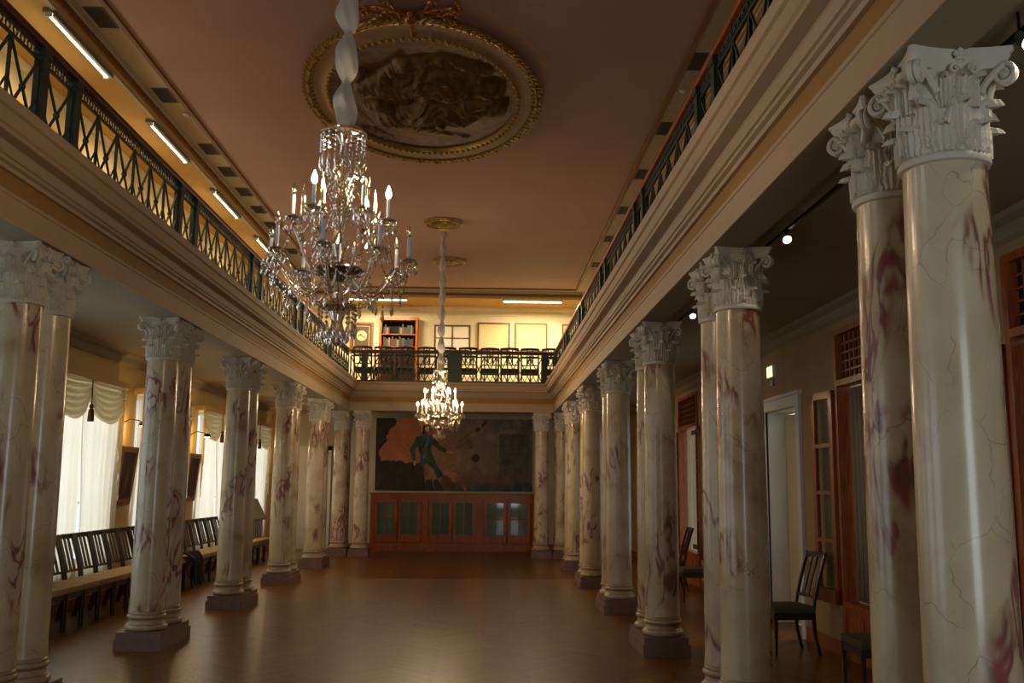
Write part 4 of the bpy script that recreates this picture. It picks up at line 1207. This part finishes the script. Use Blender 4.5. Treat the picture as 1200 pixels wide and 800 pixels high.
o = obj('cabinet_top', bbox(CX0-.03, CX1+.03, CY-.06, YW-.0, 1.40, 1.44, .008), M['woodC']); tag(o, 'continuous wooden top shelf over the three glazed cabinets', 'cabinet top', None, 'thing')
# tall pale door casings left of the cabinets
def end_door(n, x0, x1, lab=None):
    bm = bmesh.new(); box(bm, x0, x0+.09, YW-.05, YW, 0, 2.6); box(bm, x1-.09, x1, YW-.05, YW, 0, 2.6); box(bm, x0, x1, YW-.05, YW, 2.5, 2.6)
    box(bm, x0+.09, x1-.09, YW-.03, YW, 0, 2.5); box(bm, x0+.2, x1-.2, YW-.04, YW, .2, 1.0); box(bm, x0+.2, x1-.2, YW-.04, YW, 1.2, 2.3)
    struct('door_%d' % n, bm, M['white'])
end_door(2, -4.9, -3.95)
end_door(3, 2.0, 3.0)

# ------------------------------------------------------------------ right wall
bi = 20
for k, (a, b) in enumerate(BAY):
    nm = 'window_%d' % (bi+k)
    bm = bmesh.new(); X = WR
    box(bm, X-.03, X+.12, b-.07, b, .0, 3.26); box(bm, X-.03, X+.12, a, a+.07, 0, 3.26)
    a_, b_ = a+.07, b-.07
    box(bm, X-.03, X+.12, a_, b_, 2.68, 2.74); box(bm, X-.03, X+.12, a_, b_, 3.2, 3.26)
    box(bm, X+.0, X+.10, a_, b_, 0, .5); box(bm, X-.03, X+.12, a_, b_, .5, .55)
    for q in range(3): box(bm, X-.012, X, a+.12+.5*q, a+.5+.5*q, .12, .42)
    w = struct(nm, bm, M['woodB'])
    bm = bmesh.new(); box(bm, X+.05, X+.06, a+.07, b-.07, 2.74, 3.2)
    s = obj('grille_backing', bm, M['dark'], w)
    bm = bmesh.new()
    for q in range(1, 12): box(bm, X+.02, X+.045, a+.07+(b-a-.14)*q/12-.008, a+.07+(b-a-.14)*q/12+.008, 2.74, 3.2)
    for q in range(1, 5): box(bm, X+.02, X+.045, a+.07, b-.07, 2.74+.46*q/5-.008, 2.74+.46*q/5+.008)
    obj('grille', bm, M['woodB'], w)
    bm = bmesh.new(); L = b-a-.14; y0 = a+.07
    box(bm, X+.20, X+.24, y0+L*.48, y0+L*.54, .55, 2.68); box(bm, X+.20, X+.24, y0, y0+.05, .55, 2.68); box(bm, X+.20, X+.24, y0, b-.07, 2.6, 2.68); box(bm, X+.20, X+.24, y0, b-.07, .55, .63)
    obj('sash', bm, M['blackm'], w)
    obj('pane', bbox(X+.218, X+.222, y0, b-.07, .6, 2.65), M['glass'], w)
    obj('reveal', bbox(X+.10, X+.3, a, a+.02, .5, 2.7), M['wallR'], w)
# curtains inside the bays
for k, (a, b) in enumerate(BAY[:2]):
    for (p, q, mt, nm) in ((b-.42, b-.09, 'curtb', 'beige'), (b-.62, b-.44, 'curtd', 'brown'), (a+.1, b-.68, 'curtg', 'pale grey')):
        xx = WR+(.10 if nm != 'pale grey' else .16)
        bm = bmesh.new(); grid(bm, lambda u, v, p=p, q=q, xx=xx: (xx+.018*sin(u*(q-p)*60), p+(q-p)*u, .56+2.1*v), 40, 2)
        o = obj('bay_curtain', bm, M[mt], smooth='all'); shell(o, .004)
        tag(o, 'narrow %s curtain inside the %s wood-framed bay of the right wall' % (nm, 'nearest' if k == 0 else 'second'), 'curtain', 'curtains of the wood-framed bays', 'thing')
# folding glazed leaves standing open at the bays
def leaf_door(label, y, ang, sgn=1):
    t = thing('glazed_shutter', label, 'shutter', (WR-.04, y, .5), ang, 'open glazed shutter leaves of the right wall')
    W = .50; Hh = 2.15; bm = bmesh.new(); f = .075
    box(bm, -.02, .02, 0, f, 0, Hh); box(bm, -.02, .02, W-f, W, 0, Hh); box(bm, -.02, .02, 0, W, Hh-f, Hh); box(bm, -.02, .02, 0, W, 0, .14)
    for q in (1, 2, 3): z = .14+(Hh-f-.14)*q/4; box(bm, -.018, .018, f, W-f, z-.02, z+.02)
    obj('frame', bm, M['woodB'], t); obj('pane', bbox(-.003, .003, f, W-f, .14, Hh-f), M['glass'], t)
    return t
leaf_door('open orange-brown glazed shutter leaf between the white door and the nearer wooden bay', 9.82, rad(5))
leaf_door('open glazed shutter leaf at the nearest wooden bay, mostly behind the front columns', 6.52, rad(5))
leaf_door('open glazed shutter leaf at the far wooden bay, nearer of two', 14.65, rad(8))
leaf_door('open glazed shutter leaf at the far wooden bay, farther of two', 17.9, rad(8))
leaf_door('closed-looking glazed shutter leaf on the near side of the far wooden bay', 16.28, rad(172))
# white door
y0, y1 = DOOR; bm = bmesh.new(); X = WR
for (a, b, c, d) in ((y0-.12, y0, 0, 2.6), (y1, y1+.12, 0, 2.6), (y0-.12, y1+.12, 2.6, 2.72)): box(bm, X-.04, X+.02, a, b, c, d)
box(bm, X-.06, X+.02, y0-.16, y1+.16, 2.72, 2.76)
box(bm, X+.021, X+.3, y0, y0+.02, 0, 2.58); box(bm, X+.021, X+.3, y1-.02, y1, 0, 2.58); box(bm, X+.021, X+.3, y0+.001, y1-.001, 2.58, 2.6)
dr = struct('door_1', bm, M['white'])
def dleaf(yh, ang, w, mt, nm, hside):
    t = bpy.data.objects.new(nm, None); C.objects.link(t); t.parent = dr; t.location = (X+.26, yh, 0); t.rotation_euler = (0, 0, ang)
    bm = bmesh.new(); box(bm, -.02, .02, 0, w, .01, 2.57)
    for (z0, z1) in ((.2, .9), (1.05, 2.4)):
        for s in (-1, 1): box(bm, s*.02-.006, s*.02+.006, .1, w-.1, z0, z1)
    return t, bm
t, bm = dleaf(y0+.03, rad(-62), .62, 'cream', 'door_leaf', 1)
me_o = obj('leaf_panel', bm, M['white'], t)
bm = bmesh.new(); tube(bm, [(-.02, .56, 1.15), (-.07, .56, 1.15), (-.07, .45, 1.15)], .009); obj('handle', bm, M['blackm'], t)
t, bm = dleaf(y1-.03, rad(180+12), .62, 'cream', 'door_leaf', 1)
obj('leaf_panel', bm, M['cream'], t)
# room behind the door, brightened by an added overhead light
struct('wall_beyond_door', bbox(X+1.5, X+1.55, y0-1.2, y1+1.2, 0, 2.9), M['cream'])
struct('floor_beyond_door', bbox(X+.2, X+1.55, y0-1.2, y1+1.2, -.1, 0), M['parquet'])
struct('ceiling_beyond_door', bbox(X+.3, X+1.55, y0-1.2, y1+1.2, 2.9, 3.0), M['white'])
area('added_side_room_fill', (X+.9, y0+.6, 2.8), (0, 0, 0), .8, .8, 26, (1, .93, .8))  # added fill under the ceiling, brightens the far door leaf
# emergency light
t = thing('emergency_light', 'small glowing greenish emergency light above the white door', 'emergency light', (WR+.01, 11.95, 3.0))
obj('housing', bbox(-.06, 0, -.13, .13, 0, .17, .01), M['white'], t)
obj('lit_face', bbox(-.066, -.06, -.11, .11, .02, .15), M['exitl'], t)
obj('bracket', bbox(-.04, 0, -.03, .03, -.09, 0, .005), M['metal'], t)
# lighting track with spots
t = thing('lighting_track', 'thin dark lighting track under the right aisle ceiling', 'lighting track', (2.06, 2.5, ZA))
bm = bmesh.new(); bar(bm, (0, 0, -.09), (0, 18, -.09), .022); obj('rail', bm, M['blackm'], t)
for k in range(4):
    bm = bmesh.new(); bar(bm, (0, 1+4.2*k, -.09), (0, 1+4.2*k, 0), .008); obj('hanger', bm, M['blackm'], t)
for y, w in ((3.5, 'beside the nearest right capital'), (6.5, 'between the first and second right capitals'), (9.55, 'between the second and third right capitals')):
    t = thing('track_spotlight', 'small bright spotlight on the track %s' % w, 'spotlight', (2.06, y, ZA-.10), 0, 'spotlights on the right track')
    bm = bmesh.new(); lathe(bm, [(.015, 0), (.028, -.01), (.033, -.09), (.030, -.09), (.026, -.03)], 16, cap=False)
    Rm = Matrix.Rotation(rad(-48), 4, 'X')
    for v in bm.verts: v.co = Rm @ v.co
    obj('lamp_body', bm, M['metal'], t, smooth=35)
    bm = bmesh.new(); lathe(bm, [(.001, -.086), (.029, -.086), (.029, -.089), (.001, -.089)], 16, cap=False)
    for v in bm.verts: v.co = Rm @ v.co
    obj('lens', bm, M['spot'], t)
    l = bpy.data.lights.new('track_spot_light', 'SPOT'); l.energy = 4; l.color = (1, .85, .65); l.spot_size = 1.2; l.shadow_soft_size = .03
    o = bpy.data.objects.new('track_spot_light', l); C.objects.link(o); o.location = (2.1, y-.05, ZA-.2); o.rotation_euler = (0, rad(35), 0)

# chandelier light (the lit bulbs)
def bulb_light(x, y, z, e):
    l = bpy.data.lights.new('candle_bulb_light', 'POINT'); l.energy = e; l.color = (1, .76, .50); l.shadow_soft_size = .03
    o = bpy.data.objects.new('candle_bulb_light', l); C.objects.link(o); o.location = (x, y, z)
for k in (0, 1, 4): bulb_light(-.85+.27*cos(rad(5+60*k)), 5.45+.27*sin(rad(5+60*k)), 3.41, 4.5)
for k in (0, 1, 3, 4, 5): bulb_light(-.82+.27*cos(rad(5+60*k)), 17.42+.27*sin(rad(5+60*k)), 3.41, 8)
for k in (1, 3, 5, 7): bulb_light(-.82+.40*cos(rad(41+45*k)), 17.42+.40*sin(rad(41+45*k)), 3.16, 5)

# ------------------------------------------------------------------ world and view
w = bpy.data.worlds.new('world'); SC.world = w; w.use_nodes = True
w.node_tree.nodes['Background'].inputs[0].default_value = (.75, .88, 1, 1); w.node_tree.nodes['Background'].inputs[1].default_value = 1.2
SC.view_settings.view_transform = 'Standard'; SC.view_settings.look = 'None'; SC.view_settings.gamma = 1; SC.view_settings.exposure = 0
SC.view_settings.use_curve_mapping = False
SC.cycles.max_bounces = 8; SC.cycles.diffuse_bounces = 4; SC.cycles.glossy_bounces = 3; SC.cycles.transmission_bounces = 6; SC.cycles.transparent_max_bounces = 24
SC.cycles.caustics_reflective = False; SC.cycles.caustics_refractive = False
SC.cycles.sample_clamp_indirect = 4
